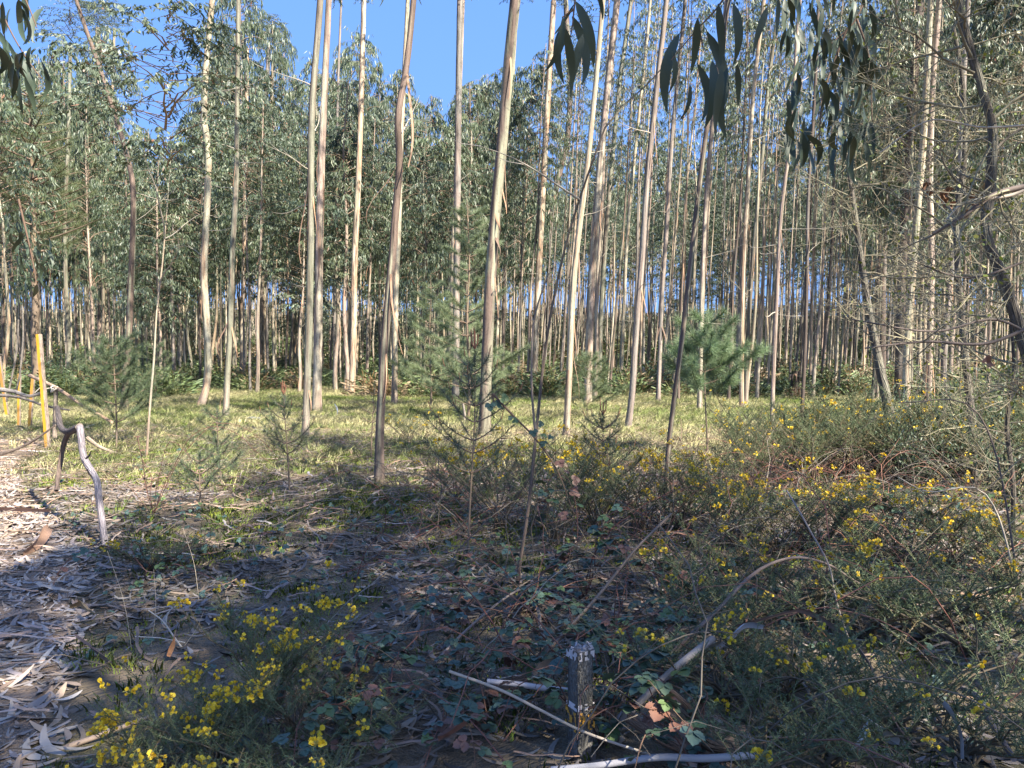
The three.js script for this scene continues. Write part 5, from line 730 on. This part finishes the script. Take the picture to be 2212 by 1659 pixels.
{ const b = G(1004, 905); const mb = new MB(); mb.tube([V(0, 0.0, 0), V(0.02, 0.25, 0.02), V(-0.02, 0.5, 0)], (t) => 0.05 * (1 - 0.5 * t), 7, wood([0.2, 0.17, 0.14], [0.4, 0.35, 0.3], 3), true, 0.4, 2); single('old_stump', mb.geo(), M.rough, 'weathered grey snag standing at the foot of the stout brown trunk', 'stump', null, b.clone().add(V(0.05, -0.03, 1.2))); }
{ const b = G(548, 905), mb = new MB(); const n = 8; for (let j = 0; j <= n; j++) for (let k = 0; k <= 14; k++) { const a = k / 14 * 2 * PI, e = j / n * PI / 2, d = V(Math.cos(a) * Math.cos(e), Math.sin(e), Math.sin(a) * Math.cos(e)), r = 0.13 * (1 + 0.25 * (noise(d.x * 2, d.y * 2, d.z * 2) - 0.5)); mb.vert(V(d.x * r * 1.9, d.y * r * 0.6, d.z * r), d, [0.36, 0.37, 0.42]); } for (let j = 0; j < n; j++) for (let k = 0; k < 14; k++) { const q = j * 15 + k; mb.i.push(q, q + 15, q + 1, q + 1, q + 15, q + 16); } single('pale_stone', mb.geo(), M.rough, 'smooth bluish grey stone in the grass right of the slim grey-green trunk', 'stone', null, b); }

// ---------------------------------------------------------------- brambles: arching stems with leaves in threes
const leaflet = (mb, base, dir, side, L, c) => { const nn = dir.clone().cross(side).normalize(), prof = [0.0, 0.36, 0.46, 0.44, 0.30, 0]; const mid = prof.map((_, k) => mb.vert(base.clone().addScaledVector(dir, L * k / 5).addScaledVector(nn, -0.10 * L * (k / 5) ** 2), nn, mul3(c, 1.15))); for (const s of [-1, 1]) { const e = []; for (let k = 1; k < 5; k++) for (const h of [0, 1]) { const w = (prof[k] + (prof[k + 1] - prof[k]) * h * 0.5) * (h ? 0.86 : 1.04); e.push(mb.vert(base.clone().addScaledVector(dir, L * (k + h * 0.5) / 5).addScaledVector(side, s * w * L).addScaledVector(nn, 0.13 * w * L * 2 - 0.10 * L * ((k + h * .5) / 5) ** 2), nn.clone().addScaledVector(side, -s * 0.35).normalize(), c)); } const f = (a, b, d) => s > 0 ? mb.i.push(a, b, d) : mb.i.push(a, d, b); f(mid[0], e[0], mid[1]); for (let k = 1; k < 5; k++) { const a = e[(k - 1) * 2], b = e[(k - 1) * 2 + 1], d = e[k * 2] ?? mid[5]; f(mid[k], a, b); f(mid[k], b, mid[k + 1]); f(b, d, mid[k + 1]); } } };
const trefoils = [[0.042, 0.078, 0.052], [0.05, 0.09, 0.075], [0.075, 0.12, 0.04], [0.15, 0.07, 0.045], [0.05, 0.085, 0.05]].map((c, k) => { const mb = new MB(), R = rng(700 + k); mb.tube([V(0, 0, 0), V(0, 0.01, 0.03)], 0.0012, 3, [0.14, 0.07, 0.05]); const o = V(0, 0.01, 0.03); leaflet(mb, o, V(0, -0.25, 1).normalize(), V(1, 0.1 * R(), 0).normalize(), 0.05, c); leaflet(mb, o, V(0.95, -0.1, 0.35).normalize(), V(0.35, 0, -0.95).normalize(), 0.04, c); leaflet(mb, o, V(-0.95, -0.1, 0.35).normalize(), V(0.35, 0, 0.95).normalize(), 0.04, mul3(c, 1.1)); return mb.geo(); });
function bramble(label, u, v, o) {
  const b = G(u, v), R = rng(o.seed), t = thing('bramble', label, 'bramble', b), st = new MB(), lv = [];
  for (let s = 0; s < o.stems; s++) {
    const a = o.dir === undefined ? R() * 6.283 : o.dir + (R() - 0.5) * 1.6, L = o.L * (0.6 + 0.6 * R()), hh = o.h * (0.5 + 0.8 * R()), pts = [];
    for (let k = 0; k <= 8; k++) { const q = k / 8; pts.push(V(Math.cos(a + 0.5 * q) * L * q, hh * Math.sin(Math.min(2.6, q * 2.7)) , -Math.sin(a + 0.5 * q) * L * q).add(V((R() - 0.5) * 0.04, (R() - 0.5) * 0.04, (R() - 0.5) * 0.04))); }
    const c = curve(pts, 20); st.tube(c, (q) => 0.0038 * (1 - 0.55 * q), 5, mix3([0.13, 0.05, 0.04], [0.15, 0.10, 0.06], R()));
    for (let k = 0; k < 40; k++) { const p = c[(R() * 20) | 0], e = V(R() - 0.5, R() - 0.5, R() - 0.5).normalize(); st.blade(p, e, V(R() - 0.5, R() - 0.5, R() - 0.5).cross(e).normalize(), 0.009, 0.003, [0.2, 0.09, 0.06]); }
    const m = Math.round(o.leaves * 1.7 * (0.7 + 0.6 * R())); for (let k = 0; k < m; k++) lv.push([c[3 + ((R() * 17) | 0)], R]);
  }
  part('stems', st.geo(), M.twig, t);
  for (const [p] of lv) { const m = part('leaf', trefoils[R() < 0.16 ? 3 : R() < 0.18 ? 2 : (R() * 2.99 | 0) === 2 ? 4 : (R() * 2) | 0], M.thick, t); m.position.copy(p); m.rotation.set((R() - 0.6) * 0.9, R() * 6.28, (R() - 0.5) * 0.8); m.scale.setScalar((o.leaf ?? 1) * (0.65 + 0.6 * R())); }
}
bramble('bramble with bluish leaves in the shade at the foot of the tan sapling', 1120, 1330, { seed: 1, stems: 6, L: 0.75, h: 0.35, leaves: 8 });
bramble('bramble tangle left of the tan sapling, over the shaded litter', 985, 1350, { seed: 2, stems: 6, L: 0.7, h: 0.28, leaves: 6 });
bramble('bramble mound in front of the thick rotten log', 1060, 1590, { seed: 3, stems: 7, L: 0.5, h: 0.2, leaves: 8 });
bramble('bramble with reddish leaves leaning round the boundary post', 1300, 1620, { seed: 4, stems: 7, L: 0.5, h: 0.3, leaves: 8, leaf: 1.1 });
bramble('bramble just behind the boundary post, dark green leaves', 1240, 1470, { seed: 5, stems: 7, L: 0.7, h: 0.3, leaves: 9 });
bramble('bramble between the boundary post and the looped bark strip', 1420, 1480, { seed: 6, stems: 7, L: 0.65, h: 0.3, leaves: 9 });
bramble('bramble with bright green leaves below the low gorse at centre right', 1460, 1340, { seed: 7, stems: 6, L: 0.7, h: 0.35, leaves: 7 });
bramble('bramble spray at the bottom edge left of centre', 800, 1600, { seed: 8, stems: 6, L: 0.55, h: 0.25, leaves: 7 });
bramble('sparse bramble with bluish leaves on the litter left of centre', 830, 1420, { seed: 9, stems: 5, L: 0.7, h: 0.2, leaves: 6 });
bramble('bramble leaves in the lower left of the bottom edge by the gorse', 720, 1520, { seed: 10, stems: 5, L: 0.55, h: 0.2, leaves: 5 });
bramble('bramble stems rising red-brown among the gorse right of the tan sapling', 1260, 1290, { seed: 11, stems: 6, L: 0.6, h: 0.65, leaves: 7, leaf: 1.2 });
bramble('bramble climbing beside the bright flowering gorse at right', 1930, 1210, { seed: 12, stems: 6, L: 0.9, h: 0.55, leaves: 7, leaf: 1.2 });
bramble('bramble hidden in the gorse under the arching branch', 1680, 1320, { seed: 13, stems: 5, L: 0.8, h: 0.45, leaves: 6 });
bramble('blackish bramble stems arching at the shade line on the left', 330, 1110, { seed: 14, stems: 7, L: 1.1, h: 0.75, leaves: 2, leaf: 0.8 });
bramble('bramble with bluish leaves trailing by the driftwood foot', 330, 1240, { seed: 15, stems: 7, L: 0.8, h: 0.25, leaves: 6, leaf: 0.9 });
bramble('low bramble at the bottom edge right of the grey branch', 1500, 1680, { seed: 16, stems: 5, L: 0.5, h: 0.22, leaves: 5 });
{ const R = rng(98); for (const k of [0, 1, 2]) scatter('ground_herbs', trefoils[k], M.thick, 1500, (q) => { const [x, z] = inView(R, 2.1, 8.5, 0.7); if (onPath(x, z) || noise(x * 1.1, 3, z * 1.1) < 0.36 || R() > 0.35 + 0.5 * step(-1.5, 1, x)) return null; const s = 0.4 + 0.5 * R(); q.position.set(x, terrain(x, z) + 0.03 + 0.10 * R(), z); q.rotation.set((R() - 0.5) * 1.2, R() * 6.28, (R() - 0.5) * 0.9); q.scale.set(s, s, s); const c = 0.7 + 0.6 * R(); return [c, c, c]; }, 'small green leaves of brambles and herbs covering the shaded foreground floor', 'herbs'); }
// the tan sapling's leaning shoots and the bramble spray on it
{ const d = G(1114, 1275).d; hung('rounded dark leaves on a shoot crossing in front of the tan sapling', d - 0.4, [[[1064, 850], [1110, 900], [1150, 940], [1200, 1010], [1240, 1110]], [[1064, 850], [1068, 880]]], []); const t = scene.children[scene.children.length - 1], o = t.position; [[1060, 866, 12], [1076, 858, 11], [1066, 884, 12], [1112, 910, 9], [1122, 906, 8], [1150, 925, 10], [1158, 916, 8], [1172, 950, 8], [1184, 965, 10], [1196, 940, 7], [1204, 990, 11], [1228, 1040, 12], [1240, 1080, 12], [1232, 1120, 13]].forEach(([u, v, s], k) => { const m = part('leaf', trefoils[k > 9 ? 3 : [0, 2, 4][k % 3]], M.thick, t); m.position.copy(P(u, v, d - 0.42).sub(o)); m.rotation.set(0.9, k * 1.3, 0.2); m.scale.setScalar(s * 0.085); }); }
pole('sapling_stem', 'thin second stem rising from the fork of the tan sapling', 'sapling', [[1157, 940, 5.2], [1150, 860, 5.2], [1148, 780, 5.2], [1156, 680, 5.2], [1185, 590, 5.2]], 5.2, 0.009, 0.005, [0.14, 0.11, 0.09], [0.26, 0.21, 0.17], M.twig);
// dry stalks over the litter
{ const R = rng(97); [[286, 1410, 232, 1190], [325, 1405, 332, 1230], [430, 1300, 395, 1140], [395, 1405, 440, 1320]].forEach(([u0, v0, u1, v1], k) => { const a = G(u0, v0), b = P(u1, v1, a.d - 0.05).sub(a), mb = new MB(); mb.tube(curve([V(0, -0.02, 0), b.clone().multiplyScalar(0.5).add(V(0.02, 0, 0)), b], 10), (t) => 0.0022 * (1 - 0.5 * t), 4, [0.46, 0.38, 0.28]); single('dry_stalk', mb.geo(), M.twig, ['tall thin dry stalk leaning left above the left flower clump', 'tall upright dry stalk above the left flower clump', 'thin dry stalk right of the two tall ones', 'short bent dry stalk beside the orange bark flake'][k], 'stalk', null, a); }); }
{ const a = G(330, 1405), mb = new MB(), q = (u, v) => P(u, v, a.d - 0.02).sub(a); mb.tube(curve([q(402, 1412), q(372, 1370), q(350, 1340), q(320, 1318)], 12), (t) => 0.006 * (1 - 0.5 * t), 5, [0.46, 0.42, 0.37]); mb.tube([q(358, 1350), q(362, 1325), q(378, 1306)], (t) => 0.004 * (1 - 0.5 * t), 4, [0.46, 0.42, 0.37]); mb.tube([q(292, 1375), q(345, 1378), q(400, 1388)], 0.003, 4, [0.5, 0.45, 0.38]); single('forked_twig', mb.geo(), M.twig, 'bleached forked twig standing in the small sun fleck above the left flower clump', 'twig', null, a); }
for (const [u, v, hgt, label] of [[1470, 960, 0.5, 'thin bare seedling stem in the grass left of the bright pine sapling']]) { const a = G(u, v), mb = new MB(); mb.tube([V(0, -0.02, 0), V(0.02, hgt * 0.5, 0), V(0, hgt, 0)], (t) => 0.008 * (1 - 0.6 * t), 5, [0.3, 0.2, 0.15]); single('seedling', mb.geo(), M.twig, label, 'sapling', null, a); }

renderer.render(scene, camera);
